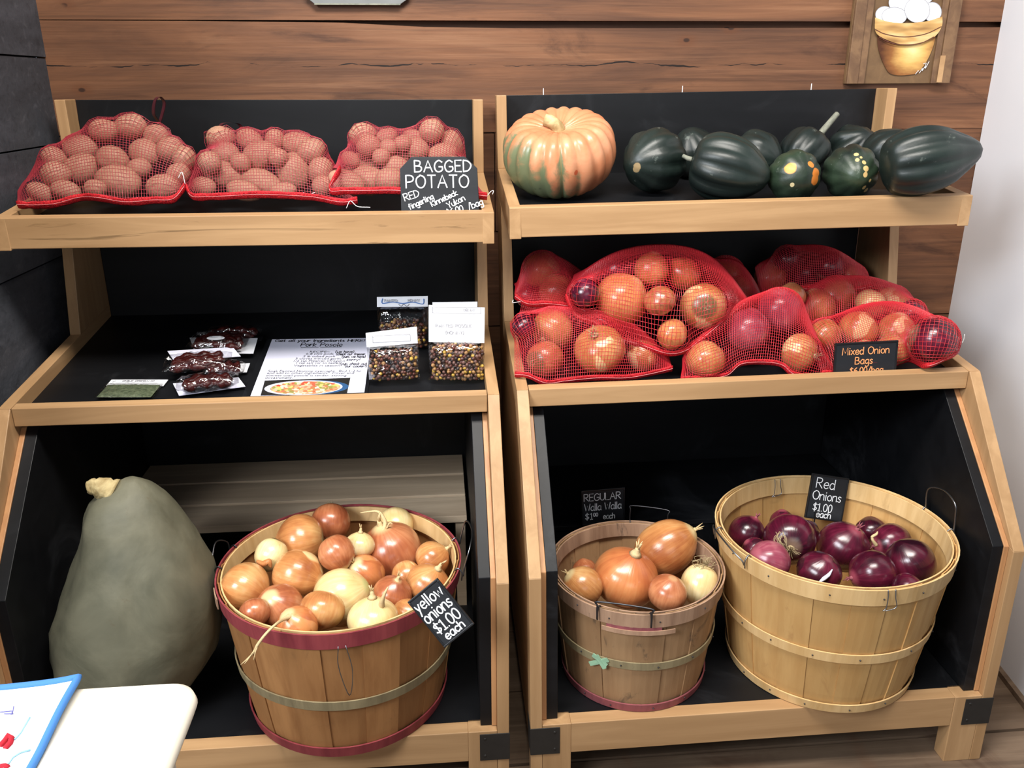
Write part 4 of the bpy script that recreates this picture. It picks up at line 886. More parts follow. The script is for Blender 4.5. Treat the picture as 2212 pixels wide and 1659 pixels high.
for x, r, z in P0[::-1]:
    yy = yq+.012*(1-r/.17); R.append([(x+r*math.cos(a)*(1+.045*nz((math.cos(a)*2, math.sin(a)*2, z*9))+.022*nz((math.cos(a)*5, math.sin(a)*5, z*22))-.030*max(0, math.cos(5*a+.8+2*nz((z*4, 1, 0))))**3), yy+.96*r*math.sin(a)*(1+.045*nz((math.cos(a)*2, math.sin(a)*2, z*9))+.022*nz((math.cos(a)*5, math.sin(a)*5, z*22))-.030*max(0, math.cos(5*a+.8+2*nz((z*4, 1, 0))))**3), z) for a in np.linspace(0, 2*math.pi, 57)[:-1]])
t = thing('hubbard_squash', 'huge grey-green pear-shaped squash standing in the left bin', 'squash', m4(np.eye(3), (P0[-1][0], yq, zb)))
part('rind', rings(R), MAT['hubbard_grey'], t, True, world=True)
b0 = atY(ML, 236, 1056, yq); g = G(); tp = atY(ML, 190, 1056, yq)
V, Fc = tube(crom([b0+np.array([.006, 0, -.008]), .5*(b0+tp)+np.array([0, 0, .004]), tp], 6), [.026, .024, .020, .022, .019, .016, .018, .014, .015, .012, .011, .012, .008], 14)
V = V*1.0+np.array([[0.005*nz(v*80), .005*nz(v*80+9), .005*nz(v*60+3)] for v in V]); part('stem', (V, Fc), MAT['stem_tan'], t, True, world=True)
# ================================================================== loose onions in the baskets
def pour(lst, base, rad, zf_, h, z, ang, group, mag=1.09):
    """loose onions in a basket: each keeps its sight line and is moved along it until none cut into another or the slats"""
    its = [dict(px=a[0], py=a[1], rx=a[2]*mag, ry=a[2]*mag, dz=a[9]) for a in lst]; solve_pile(its, I4, base[1], z, ang, it=1, tol=.5)
    for k in range(420):
        for i in range(len(its)):
            a = its[i]; ca = CAM+a['d']*a['t']; ra = a['rp']*a['t']
            for j in range(i):
                b = its[j]; cb = CAM+b['d']*b['t']; rb = b['rp']*b['t']; dd = np.linalg.norm(ca-cb); ov = (ra+rb)*1.0-dd
                if ov > 0: m_ = .22 if a['t'] < b['t'] else -.22; a['t'] -= ov*m_; b['t'] += ov*m_; ca = CAM+a['d']*a['t']
            zz = ca[2]-zf_; v = ca[:2]-np.array(base[:2]); rho = np.linalg.norm(v)
            if zz < h+.2*ra:
                lim = rad(min(max(zz, 0), h))-.011-ra*1.02
                if rho > lim: a['t'] -= .5*(rho-lim)*math.copysign(1, v@a['d'][:2])
            if zz-ra < .012: a['t'] -= .004
            if zz > h+.055 and k > 5: a['t'] += .002
    for a, q in zip(lst, its):
        q['c'] = CAM+q['d']*q['t']; q['r'] = q['rp']*q['t']; onion(q['c'], q['r']*.965, idir(*a[3]), a[4], a[5], group, a[6], a[7], a[8], a[10], a[0]*.7)
    return its
YB = [
 (714, 1129, 38, (.1, .8, .5), 'copper', 'brown onion with a pale peeled band against the far inside of the basket', 0, None, 0),
 (650, 1168, 50, (-.95, .1, .15), 'gold', 'large golden onion high on the left of the yellow onion pile', 1, 0, None),
 (586, 1198, 31, (-.3, .7, .4), 'pale', 'pale onion with torn husk under the large golden one', 2, None, None),
 (727, 1194, 35, (.5, .8, .3), 'copper', 'small reddish brown onion in the middle of the pile', 0, 2, None),
 (777, 1178, 29, (.1, -.95, .2), 'pale', 'small greenish white onion pointing its neck up', 3, 1, None),
 (854, 1136, 35, (.2, .6, .5), 'pale', 'pale yellow onion behind the one with a dried stalk', 2, None, None),
 (845, 1194, 60, (-.25, -.85, .35), 'copper', 'big copper onion with a long dried stalk on top', 0, 1, None),
 (934, 1207, 34, (.7, -.5, 0), 'gold', 'orange onion against the right inner side of the basket', 1, 0, None),
 (925, 1262, 43, (.5, -.8, .3), 'gold', 'orange onion just above the tilted yellow onions sign', 3, 1, None),
 (787, 1243, 39, (-.3, -.6, .5), 'pink', 'pinkish onion below the one with the dried stalk', 2, 2, None),
 (643, 1243, 49, (.9, .2, .2), 'gold', 'golden onion in the centre left with its neck to the right', 0, 0, None),
 (528, 1271, 50, (.85, .35, .1), 'gold', 'onion with a dirty root end at the left rim', 1, 0, None),
 (605, 1313, 45, (-.2, -.5, .6), 'copper', 'brown onion near the front left rim', 2, None, None),
 (696, 1317, 43, (-.2, .9, .3), 'gold', 'tan onion with peeling skin at the front', 3, None, None),
 (738, 1290, 55, (.85, -.4, .1), 'pale', 'large cream onion in the front centre', 0, None, None),
 (848, 1284, 38, (.3, -.8, .4), 'copper', 'copper onion with torn papery top behind the cream front one', 1, 1, None),
 (806, 1338, 49, (0, -.9, .2), 'pale', 'white onion at the front rim with a short dried neck', 3, 1, None),
 (642, 1354, 39, (-.3, -.6, .4), 'pink', 'onion at the front rim whose stalk hangs over the edge', 2, None, None),
 (878, 1325, 28, (.3, -.2, .5), 'gold', 'small onion peeking out left of the tilted sign', 0, None, None),
 (550, 1324, 30, (.3, .6, .5), 'copper', 'brown onion glimpsed under the one with the dirty root end', 1, None, None),
 (878, 1243, 28, (.3, .6, .5), 'gold', 'tan onion glimpsed under the one with the long dried stalk', 2, None, None)]
YB = [a+(0, .97) if len(a) == 9 else a for a in YB]
yits = pour(YB, (.6065, -.5545), radY, zY, .294, .432, 9, 'yellow onions in the red hooped basket', 1.17)
RB = [
 (1613, 1152, 37, (.4, -.8, .2), 'red', 'glossy purple onion at the far left of the red onion basket', 0, 2, None),
 (1705, 1166, 53, (.25, -.2, -.9), 'red', 'large purple onion showing a tuft of roots', 1, None, 1),
 (1690, 1130, 26, (0, -1, 0), 'red', 'purple onion hidden behind the one with the root tuft', 2, None, None),
 (1743, 1150, 28, (.5, -.6, 0), 'red', 'purple onion just left of the hanging red onions sign stick', 3, None, None),
 (1821, 1181, 52, (.3, -.75, .55), 'red', 'round purple onion with a dry top in the centre', 0, 2, None),
 (1882, 1149, 33, (0, -.8, -.2), 'red', 'dark purple onion at the back right of the pile', 1, None, None),
 (1925, 1172, 39, (-.9, .1, .3), 'red', 'purple onion with a pale curled dry neck', 2, 1, None),
 (1966, 1215, 49, (-.5, -.75, .2), 'red', 'long purple onion with a split dark skin at the right', 3, None, 0, 0, 1.15),
 (1885, 1238, 47, (-.95, .15, .2), 'red', 'purple onion at the front with its pink neck to the left', 0, 0, 0),
 (1769, 1236, 45, (.2, -.7, .5), 'red', 'bright purple onion with a white torn strip at the front', 1, None, None),
 (1662, 1211, 41, (-.7, -.3, .3), 'rose', 'dull pink onion at the front left rim', 2, None, None),
 (1630, 1188, 26, (-.5, -.5, .1), 'red', 'small dark onion squeezed under the left rim', 0, None, None),
 (1962, 1277, 37, (.6, -.3, .4), 'red', 'purple onion at the front rim under the twisted wires', 3, None, 0)]
RB = [a+(0, .97) if len(a) == 9 else a for a in RB]
rits = pour(RB, (1.594, -.556), radR, .159, .305, .405, 4, 'red onions in the pale basket')
SB = [
 (1352, 1247, 68, (.25, -.85, .45), 'pink', 'largest pinkish orange onion filling the small basket', 3, 0, None),
 (1437, 1184, 55, (.75, -.5, .1), 'gold', 'tall golden onion leaning at the back of the small basket', 2, 0, None, 0, 1.14),
 (1511, 1261, 38, (-.3, .8, .2), 'pale', 'pale cream onion with grey roots at the right', 0, None, 1, 0, 1.1),
 (1442, 1280, 40, (.2, -.8, .4), 'copper', 'brown onion with a peeled edge in front of the golden one', 1, None, None),
 (1259, 1266, 40, (-.7, -.6, .2), 'gold', 'tan onion with its cut neck at the left side', 2, 0, None),
 (1262, 1230, 25, (-.2, -.8, 0), 'copper', 'dark brown onion behind the left side onion', 3, None, None)]
SB = [a+(0, .97) if len(a) == 9 else a for a in SB]
sits = pour(SB, (1.195, -.55), radS, .1525, .242, .360, 6, 'sweet onions in the small basket')
# ================================================================== lettering
FONT = {
'A': (6, '0,0 3,8 6,0;1.2,3 4.8,3'), 'B': (5, '0,0 0,8;~0,8 3.4,7.6 4,6 2.8,4.4 0,4.2;~0,4.2 4,3.8 4.9,2.2 3.6,.3 0,0'), 'C': (5, '~5,6.8 3,8 .8,6.2 0,3.8 .9,1.2 3,0 5,1.2'),
'D': (5.4, '0,0 0,8;~0,8 3.2,7.3 5.4,4.5 3.6,1 0,0'), 'E': (4.4, '4.4,8 0,8 0,0 4.4,0;0,4.2 3.6,4.2'), 'F': (4.2, '4.2,8 0,8 0,0;0,4.2 3.4,4.2'), 'G': (5.8, '~5.4,6.8 3.2,8 .8,6.4 0,3.5 1.2,.6 3.4,0 5.6,1.4 5.6,3.4;5.6,3.6 3.2,3.6'),
'H': (5, '0,0 0,8;5,0 5,8;0,4 5,4'), 'I': (1, '.5,0 .5,8'), 'K': (4.6, '0,0 0,8;4.4,8 0,3.6 4.6,0'), 'L': (4.2, '0,8 0,0 4.2,0'), 'M': (6.4, '0,0 .6,8 3.2,2 5.8,8 6.4,0'), 'N': (5.2, '0,0 0,8 5,0 5.2,8'),
'O': (6, '~3,8 .6,6.4 0,3.8 1,1 3,0 5,1 6,4 5.2,6.8 3,8 2.4,8'), 'P': (5, '0,0 0,8;~0,8 3.4,7.8 4.8,6.2 3.8,4.2 0,3.6'), 'R': (5.2, '0,0 0,8;~0,8 3.6,7.8 4.6,6.2 3.4,4.4 0,4;1.6,4 5.2,0'),
'S': (4.6, '~4.4,7 2.4,8 .4,6.6 1.2,4.8 3.6,3.6 4.4,1.8 2.6,0 0,1'), 'T': (5, '0,8 5,8;2.5,8 2.5,0'), 'U': (5, '~0,8 0,3 1,.5 2.5,0 4,.6 5,3 5,8'), 'V': (5, '0,8 2.5,0 5,8'), 'W': (7, '0,8 1.6,0 3.5,6 5.2,0 7,8'), 'Y': (5, '0,8 2.5,4 5,8;2.5,4 2.3,0'),
'a': (4.2, '~4,4.6 2.2,5.2 .3,3.4 .3,1.2 1.8,0 3.4,1 4,3;4,5 4,.8 4.4,0'), 'b': (4, '0,8 0,0;~0,3.6 2,5 3.9,3.6 3.7,1 1.8,0 0,.9'), 'c': (3.6, '~3.6,4.2 2,5 .3,3.6 .2,1.4 1.8,0 3.6,.8'), 'd': (4.2, '~4,3.8 2,5 .2,3.4 .3,1 2,0 4,1.4;4,8 4,0'),
'e': (3.9, '~.2,2.6 3.8,2.9 3.2,4.7 1.8,5 .3,3.6 .3,1.3 1.9,0 3.8,.9'), 'f': (3, '~3,7.4 2,8 1.3,7 1.2,5 1.1,0;0,4.8 2.7,4.8'), 'g': (4, '~4,4.4 2,5 .2,3.4 .5,1 2.2,.4 4,2;~4,5 4,0 3.4,-2.6 1.6,-3 .2,-2'), 'h': (4, '0,8 0,0;~0,3 1.6,5 3.4,4.6 3.8,2.6 3.8,0'),
'i': (1.2, '.6,5 .6,0;.6,6.8 .7,7.2'), 'j': (2, '~1.6,5 1.6,-1.6 .2,-3'), 'k': (3.8, '0,8 0,0;3.4,5 0,2 3.8,0'), 'l': (1, '.5,8 .5,0'), 'm': (6, '0,5 0,0;~0,3.4 1.4,5 2.8,4.4 3,2 3,0;~3,3.4 4.4,5 5.8,4.4 6,2 6,0'), 'n': (3.9, '0,5 0,0;~0,3.2 1.6,5 3.4,4.6 3.8,2.4 3.9,0'),
'o': (4, '~2,5 .3,3.8 .2,1.4 1.8,0 3.6,1 3.9,3.2 2.8,4.8 1.8,5'), 'p': (4, '0,5 0,-3;~0,3.8 2,5 3.9,3.6 3.7,1.2 1.8,0 0,1'), 'r': (2.8, '0,5 0,0;~0,3 1.2,4.8 2.8,4.8'), 's': (3.2, '~3.1,4.4 1.6,5 .4,3.8 1.4,2.8 2.9,1.6 2,.1 0,.6'), 't': (3, '~1.4,7 1.3,1.6 1.8,.1 3,.5;0,5 2.9,5'),
'u': (3.9, '~0,5 .1,1.6 1.4,0 3,.8 3.8,2.8;3.8,5 3.8,.8 4.1,0'), 'v': (3.6, '0,5 1.8,0 3.6,5'), 'w': (5.6, '0,5 1.3,0 2.8,4 4.3,0 5.6,5'), 'x': (3.6, '0,5 3.6,0;3.6,5 0,0'), 'y': (3.8, '0,5 1.9,.6;3.8,5 1.9,.6 .6,-3'),
'z': (3.6, '0,5 3.6,5 0,0 3.6,0'), 'q': (4, '~4,4.4 2,5 .2,3.4 .5,1 2.2,.2 4,2;4,5 4,-3'),
'0': (4, '~2,8 .4,6.6 0,4 .6,1 2,0 3.4,1 4,4 3.4,7 2,8 1.6,7.9'), '1': (2.4, '0,6.4 1.4,8 1.4,0;0,0 2.6,0'), '2': (4, '~.2,6.6 2,8 3.8,6.4 2.6,3.6 0,0;0,0 4.2,0'), '3': (4, '~.2,7.2 2.2,8 3.6,6.4 1.6,4.4;~1.6,4.4 4,3.2 3,.4 0,.6'), '4': (4.2, '3,0 3,8 0,2.6 4.2,2.6'), '5': (4, '4,8 .6,8 .4,4.6;~.4,4.6 3,5 4,2.6 2.6,.2 0,.6'),
'6': (4, '~3.4,7.6 1,5.4 .2,2 1.8,0 3.8,1.4 3.2,4 .6,3'), '8': (4, '~2,8 .4,6.4 2,4.4 3.9,2 2,0 .1,2 2,4.4 3.6,6.4 2,8'), '$': (4.2, '~4,6.4 2.2,7.2 .4,5.8 2,4 4,2.4 2.2,.6 0,1.6;2.2,8.4 2,-.8'), '.': (1, '.4,0 .6,.3'), '/': (3.6, '0,-1.4 3.6,8.4'), '(': (2, '~2,8.6 .4,6 .4,2 2,-.8'), ')': (2, '~0,8.6 1.6,6 1.6,2 0,-.8'), '!': (1.4, '1.2,8 .6,2.4;.5,.2 .6,.5'), '-': (3, '0,3 3,3'), ',': (1, '.6,.4 0,-1.4'), '~': (4, '~0,3 1.2,4 2.8,2.8 4,3.8'), "'": (1, '.5,8 .3,6.4'), ':': (1, '.4,.4 .5,.7;.4,4 .5,4.3')}
def strokes(text, h, x0=0.0, y0=0.0, slant=0.0, rot=0.0, sp=1.5, jit=0.0, seed=0):
    """polylines of a handwritten line; h = capital height; (x0,y0) its left baseline point"""
    R = random.Random(seed+len(text)); out = []; x = 0; k = h/8; c, s_ = math.cos(rot), math.sin(rot)
    for ch in text:
        if ch == ' ': x += 4; continue
        w_, st = FONT[ch]; dy = R.uniform(-jit, jit)
        for q in st.split(';'):
            sm = q[0] == '~'; p = np.array([[float(v) for v in u.split(',')] for u in q.lstrip('~').split(' ')])
            if sm: p = crom(p, 4)
            X = (p[:, 0]+x+slant*p[:, 1])*k; Y = (p[:, 1]+dy)*k
            out.append(np.stack([x0+X*c-Y*s_, y0+X*s_+Y*c], 1))
        x += w_+sp
    return out, (x-sp)*k
def lettering(name, lines, r, mat, t, Mf, z=.0008, root=None):
    """lines drawn as thin strokes on the plane of Mf (x right, y up, z out), in the world"""
    g = G()
    for st in lines:
        for p in st:
            V = np.concatenate([p, np.full((len(p), 1), z)], 1); P = xf(Mf, V); n = npm(Mf)[:3, 2]
            T = np.gradient(P, axis=0); T /= np.linalg.norm(T, axis=1)[:, None]+1e-12; S = np.cross(n, T)
            e0, e1 = P[0]-T[0]*r*.6, P[-1]+T[-1]*r*.6; Q = np.vstack([e0, P, e1]); S = np.vstack([S[:1], S, S[-1:]]); k = len(Q)
            A, B = Q-S*r, Q+S*r; tp = n*.0003
            g.add(np.concatenate([A, B, A+tp, B+tp]), [(2*k+i, 2*k+i+1, 3*k+i+1, 3*k+i) for i in range(k-1)]+[(i, 2*k+i, 2*k+i+1, i+1)[::-1] for i in range(k-1)]+[(k+i, k+i+1, 3*k+i+1, 3*k+i)[::-1] for i in range(k-1)])
    o = part(name, g.geo(), MAT[mat], t, world=True); return o
def line(text, h, cx, y, **k):
    """a line centred on cx"""
    mx_ = k.pop('fit', None); s_, w_ = strokes(text, h, 0, 0, **k); r = k.get('rot', 0)
    if mx_ and w_ > mx_: s_ = [p*np.array([mx_/w_, 1]) for p in s_]; w_ = mx_
    return [p+np.array([cx-w_/2*math.cos(r), y-w_/2*math.sin(r)]) for p in s_]
def printed(name, rows, size, mat, t, Mf, z=.0006):
    """machine printed rows: (text, x, y, size)"""
    g = G()
    for tx, x, y, s_ in rows:
        cu = bpy.data.curves.new('row', 'FONT'); cu.body = tx; cu.size = s_; cu.resolution_u = 2; ob = bpy.data.objects.new('row', cu)
        me = bpy.data.meshes.new_from_object(ob); V = np.array([v.co for v in me.vertices]).reshape(-1, 3)
        if len(V): V[:, 0] += x; V[:, 1] += y; V[:, 2] = z; g.add(xf(Mf, V), [tuple(p.vertices) for p in me.polygons])
        bpy.data.objects.remove(ob); bpy.data.curves.remove(cu); bpy.data.meshes.remove(me)
    return part(name, g.geo(), MAT[mat], t, world=True)
def plane_frame(o_, xdir, ydir):
    x = nrm(xdir); y = np.asarray(ydir, float); y = nrm(y-(y@x)*x); return m4(np.stack([x, y, np.cross(x, y)], 1), o_)
def board(t, name, poly, th, mat, bevel=.001):
    """flat plate in the thing frame: outline poly (x,y), front at z=0"""
    n = len(poly); V = [(x, y, 0) for x, y in poly]+[(x, y, -th) for x, y in poly]
    return part(name, (V, [tuple(range(n)), tuple(range(2*n-1, n-1, -1))]+[(i, n+i, n+(i+1) % n, (i+1) % n) for i in range(n)]), MAT[mat], t, bevel=bevel)
def frame_board(t, w_, h_, fr=.0035):
    board(t, 'board', [(fr, fr), (w_-fr, fr), (w_-fr, h_-fr), (fr, h_-fr)], .003, 'chalkboard', 0)
    g = G(); 
    for a in ((0, w_, 0, fr), (0, w_, h_-fr, h_), (0, fr, fr, h_-fr), (w_-fr, w_, fr, h_-fr)): g.box(a[0], a[1], a[2], a[3], -.004, .0012)
    part('border', g.geo(), MAT['board_frame'], t, bevel=.0006)
# ---- chalk signs
A0 = atY(ML, 867, 463, -.343); A1 = atY(ML, 1036, 461, -.343); ux = nrm(A1-A0); W_ = np.linalg.norm(A1-A0); yt = -.312
tp = atY(ML, 888, 354, yt); H_ = .109; Mf = plane_frame(A0+np.array([0, 0, -.004]), ux, np.array([.0, .026, .10]))
t = thing('chalk_sign', 'large black sign with clipped corners lettered BAGGED POTATO', 'sign', Mf, 'chalk price signs'); k = .0225; H_ += .004
board(t, 'board', [(0, 0), (W_, 0), (W_*.985, H_-k), (W_-k*1.15, H_), (k, H_*1.0), (.0, H_-k)], .004, 'chalkboard')
ls = [line('BAGGED', .0215, W_*.545, .084, sp=1.6, seed=1), line('POTATO', .0235, W_*.47, .054, sp=1.6, seed=2)]
lettering('lettering', ls, .00125, 'chalk_white', t, Mf)
ls = [strokes('RED', .0135, .008, .029, rot=.30, sp=1.3)[0], strokes('fingerling', .0105, .017, .0125, rot=.42, sp=1.1)[0], strokes('Kinnebeck', .0105, .060, .018, rot=.42, sp=1.1)[0], strokes('Yukon', .0115, .092, .014, rot=.46, sp=1.1)[0], strokes('$6.00', .0125, .088, -.0005, rot=.26, sp=1.1)[0], strokes('/bag', .0125, .131, .011, rot=.35, sp=1.1)[0]]
o = lettering('small_lettering', ls, .00085, 'chalk_white', t, Mf)
def sign(bl, br, hgt, lean, label, lines, mat='chalk_white', r=.001, M=I4, framed=True):
    ux = nrm(br-bl); w_ = np.linalg.norm(br-bl); Mf = plane_frame(bl, ux, lean)
    t = thing('chalk_sign', label, 'sign', Mf, 'chalk price signs'); frame_board(t, w_, hgt); lettering('lettering', lines(w_, hgt), r, mat, t, Mf); return t
yb = -.464
sign(atY(MR, 1800, 812, yb), atY(MR, 1935, 805, yb), .066, np.array([.0, .010, .10]), 'small black sign lettered Mixed Onion Bags in orange', lambda w_, h: [line('Mixed Onion', .0145, w_*.49, h*.63, sp=1.15, fit=w_*.84), line('Bags', .014, w_*.47, h*.33, sp=1.3, fit=w_*.84), line('$6.00/bag', .0125, w_*.52, h*.04, sp=1.3, fit=w_*.84)], 'chalk_orange', .00085)
# red onions sign hangs inside the far rim
bl, br, tl = atY(I4, 1738, 1118, -.408), atY(I4, 1818, 1129, -.408), atY(I4, 1745, 1021, -.380)
t = sign(bl, br, np.linalg.norm(tl-bl), tl-bl, 'black sign lettered Red Onions inside the far rim of the pale basket', lambda w_, h: [line('Red', .022, w_*.40, h*.70, sp=1.3, fit=w_*.84), line('Onions', .0195, w_*.49, h*.44, sp=1.1, fit=w_*.84), line('$1.00', .017, w_*.42, h*.19, sp=1.4), line('each', .0145, w_*.48, h*.05, sp=1.1)], r=.0009)
m_ = atY(I4, 1760, 1122, -.411); part('clip_stick', tube([m_+np.array([0, .002, .02]), m_+np.array([0, .0, -.035])], .0018), MAT['board_frame'], t, world=True)
# regular onions sign behind the small basket
ysg = -.315; bl, br, tl = atY(I4, 1257, 1136, ysg), atY(I4, 1350, 1128, ysg), atY(I4, 1252, 1061, ysg)
sign(bl, br, np.linalg.norm(tl-bl), tl-bl, 'black sign lettered REGULAR Walla Walla behind the small basket', lambda w_, h: [line('REGULAR', .0175, w_*.48, h*.70, sp=1.1, fit=w_*.84), line('Walla Walla', .0175, w_*.49, h*.42, sp=.9, fit=w_*.84), strokes('$1', .0165, w_*.08, h*.17)[0], strokes('00', .0085, w_*.27, h*.25)[0], [p*np.array([.8, 1]) for p in strokes('each', .014, w_*.62, h*.15, sp=1.1)[0]]], r=.0009)
# tilted yellow onions sign clipped on the rim
d0 = .0
cs = [(889, 1300), (949.5, 1245), (1013, 1345), (958, 1407)]; yy = -.785
tq = (atY(I4, 952, 1325, yy)-CAM)@FWD; Q = [CAM+ray(*p)*tq for p in cs]; tlq, trq, brq, blq = Q
vx, vy = nrm(.5*(brq-blq+trq-tlq)), nrm(.5*(tlq-blq+trq-brq)); bi, di = nrm(vx+vy), nrm(vx-vy); vx, vy = nrm(bi+di), nrm(bi-di); cq = sum(Q)/4; ww, hh = np.linalg.norm(brq-blq), np.linalg.norm(tlq-blq)
t = sign(cq-vx*ww/2-vy*hh/2, cq+vx*ww/2-vy*hh/2, hh, vy, 'tilted black sign lettered yellow onions on the front right rim', lambda w_, h: [line('yellow', .0205, w_*.47, h*.73, sp=1.2, fit=w_*.84), line('onions', .0205, w_*.48, h*.49, sp=1.2, fit=w_*.84), line('$1.00', .0195, w_*.49, h*.24, sp=1.2, fit=w_*.84), line('each', .0155, w_*.50, h*.07, sp=1.2, fit=w_*.84)], r=.0012)
cpt = np.mean(Q, axis=0); pr = np.array([.6065+.234*math.cos(-.86), -.5545+.234*math.sin(-.86), .425]); part('clip_wire', tube([tlq*.3+cpt*.7+np.array([0, .004, 0]), pr*.4+cpt*.6+np.array([0, .02, .02]), pr+np.array([0, 0, .012])], .0014), MAT['dark_wire'], t, world=True)
# ================================================================== recipe sheet and packets on the left middle shelf
def sheetM(px, py, dz=DF-.001): return atT2(ML, px, py, dz)
n2 = npm(ML)[:3, :3]@np.array([0, -S2, 1])/math.sqrt(1+S2*S2)
def lift(P, h): return P+n2*h
TL, TR, BR, BL = [sheetM(*p) for p in ((588, 734), (803, 731), (787, 849), (541, 857))]
xd = nrm(TR-TL); O = BL; Wd = np.linalg.norm(TR-TL); Mf = plane_frame(O+n2*.001, xd, np.cross(n2, xd)); Hd = abs((TL-BL)@npm(Mf)[:3, 1])
Ai = Mf.inverted(); l2 = lambda P: xf(Ai, np.array([P]))[0][:2]
t = thing('recipe_sheet', 'white recipe sheet for pork posole lying on the left middle shelf', 'recipe sheet', Mf)
off = l2(TL)[0]
board(t, 'backing_sheet', [(-.016, -.012), (Wd+.004, -.012), (Wd+off*.2+.004, Hd+.002), (off-.012, Hd+.002)], .0004, 'board_frame', 0)
pl_ = [tuple(l2(BL)), tuple(l2(BR)), tuple(l2(TR)), tuple(l2(TL))]
o = part('page', ([(x, y, .0003) for x, y in pl_]+[(x, y, .0001) for x, y in pl_], [(0, 1, 2, 3), (7, 6, 5, 4)]), MAT['paper_lilac'], t)
H2 = Hd; X = lambda px, py: l2(sheetM(px, py))
def wr(tx, px0, px1, py, seed=0, rat=None):
    a, b = X(px0, py), X(px1, py); s_, w_ = strokes(tx, 1.0, sp=1.2); L = np.linalg.norm(b-a); k = L/w_; hh = rat or k
    r = math.atan2(b[1]-a[1], b[0]-a[0]); c, sn = math.cos(r), math.sin(r)
    return [np.stack([a[0]+p[:, 0]*k*c-p[:, 1]*hh*sn, a[1]+p[:, 0]*k*sn+p[:, 1]*hh*c], 1) for p in s_]
lettering('handwriting', [wr('Get all your Ingredients HERE!', 594, 787, 740, rat=.014), wr('Pork Posole', 649, 738, 750, rat=.020)], .0007, 'ink_black', t, Mf)
lettering('handwritten_notes', [wr('(we have)', 724, 764, 764, rat=.0125), wr('(check our freezer', 726, 788, 769, rat=.0125), wr('(yum, we have)', 738, 789, 774.5, rat=.0125), wr('sorry!', 748, 777, 781, rat=.0125), wr('(yup, check out', 734, 792, 790, rat=.0125), wr("our cooler!)", 745, 792, 795, rat=.012)], .00055, 'ink_black', t, Mf)
a, b, c_, d_ = X(650, 753), X(688, 752), X(692, 752), X(738, 751); lettering('underline', [[np.array([a, b])], [np.array([c_, d_])]], .0006, 'ink_black', t, Mf)
def pr_row(tx, px0, px1, py): a, b = X(px0, py), X(px1, py); return (tx, a, b)
rows = [pr_row(*q) for q in (('RECIPE~', 668, 712, 763), ('6-8 chili pods', 660, 720, 767.5), ('2 lb cubed pork', 654, 724, 773), ('3 cloves minced garlic', 637, 737, 778), ('1/2 tsp Mexican Oregano', 632, 745, 783), ('1 tsp salt (or to taste)', 637, 733, 787.5), ('Vegetables in season', 634, 733, 793),
        ('Soak Painted Hominy overnight.  Boil 1-2 hr', 578, 780, 805), ('and add to other ingredients.  Cover and', 576, 764, 809.5), ('simmer until posole is tender, stirring', 574, 748, 814.5), ('occasionally.', 572, 632, 819.5))]
g = G()
for tx, a, b in rows:
    cu = bpy.data.curves.new('row', 'FONT'); cu.body = tx; cu.size = 1; cu.resolution_u = 2; ob = bpy.data.objects.new('row', cu); me = bpy.data.meshes.new_from_object(ob)
    V = np.array([v.co for v in me.vertices]).reshape(-1, 3); w_ = V[:, 0].max(); L = np.linalg.norm(b-a); k = L/w_; e = (b-a)/L; f_ = np.array([-e[1], e[0]])
    W2 = a+V[:, :1]*k*e+V[:, 1:2]*max(k, .0135)*f_; g.add(xf(Mf, np.concatenate([W2, np.full((len(V), 1), .0007)], 1)), [tuple(p.vertices) for p in me.polygons])
    bpy.data.objects.remove(ob); bpy.data.curves.remove(cu); bpy.data.meshes.remove(me)
part('printed_text', g.geo(), MAT['ink_black'], t, world=True)
s = N('stew_print', .6, .2); vo = s.n('TexVoronoi'); vo.inputs['Scale'].default_value = 150; s.l(s.mapv(rnd=False), vo.inputs['Vector']); sx = s.n('SeparateColor'); s.l(vo.outputs['Color'], sx.inputs[0])
s.col(s.ramp(sx.outputs[0], [(0.0, lin((196, 64, 50))), (.22, lin((206, 150, 110))), (.4, lin((232, 214, 190))), (.6, lin((190, 120, 80))), (.78, lin((120, 140, 70))), (.9, lin((230, 190, 110)))]))
pq = [X(572, 823.5), X(757, 817.5), X(750, 850.5), X(563, 856)]
ph = part('dish_photo', ([(x, y, .0006) for x, y in pq], [(0, 1, 2, 3)]), MAT['bracket_black'], t)
plain('print_blue', (44, 84, 128), .6); plain('print_rim', (206, 206, 222), .6)
def disc(cx, cy, rx, ry, z, n=36, a0=0, a1=6.2832): return ([(cx+rx*math.cos(a0+(a1-a0)*i/n), cy+ry*math.sin(a0+(a1-a0)*i/n), z) for i in range(n)], [tuple(range(n))])
cc = X(656, 839); rx, ry = np.linalg.norm(X(738, 836)-X(570, 838))/2, np.linalg.norm(X(656, 823)-X(656, 855))/2
part('printed_pot', disc(cc[0]+.006, cc[1], rx*1.08, ry, .0007), MAT['print_blue'], ph); part('printed_rim', disc(cc[0], cc[1], rx, ry*.97, .0008), MAT['print_rim'], ph); part('printed_stew', disc(cc[0]+.004, cc[1]-.001, rx*.90, ry*.86, .0009), MAT['stew_print'], ph)
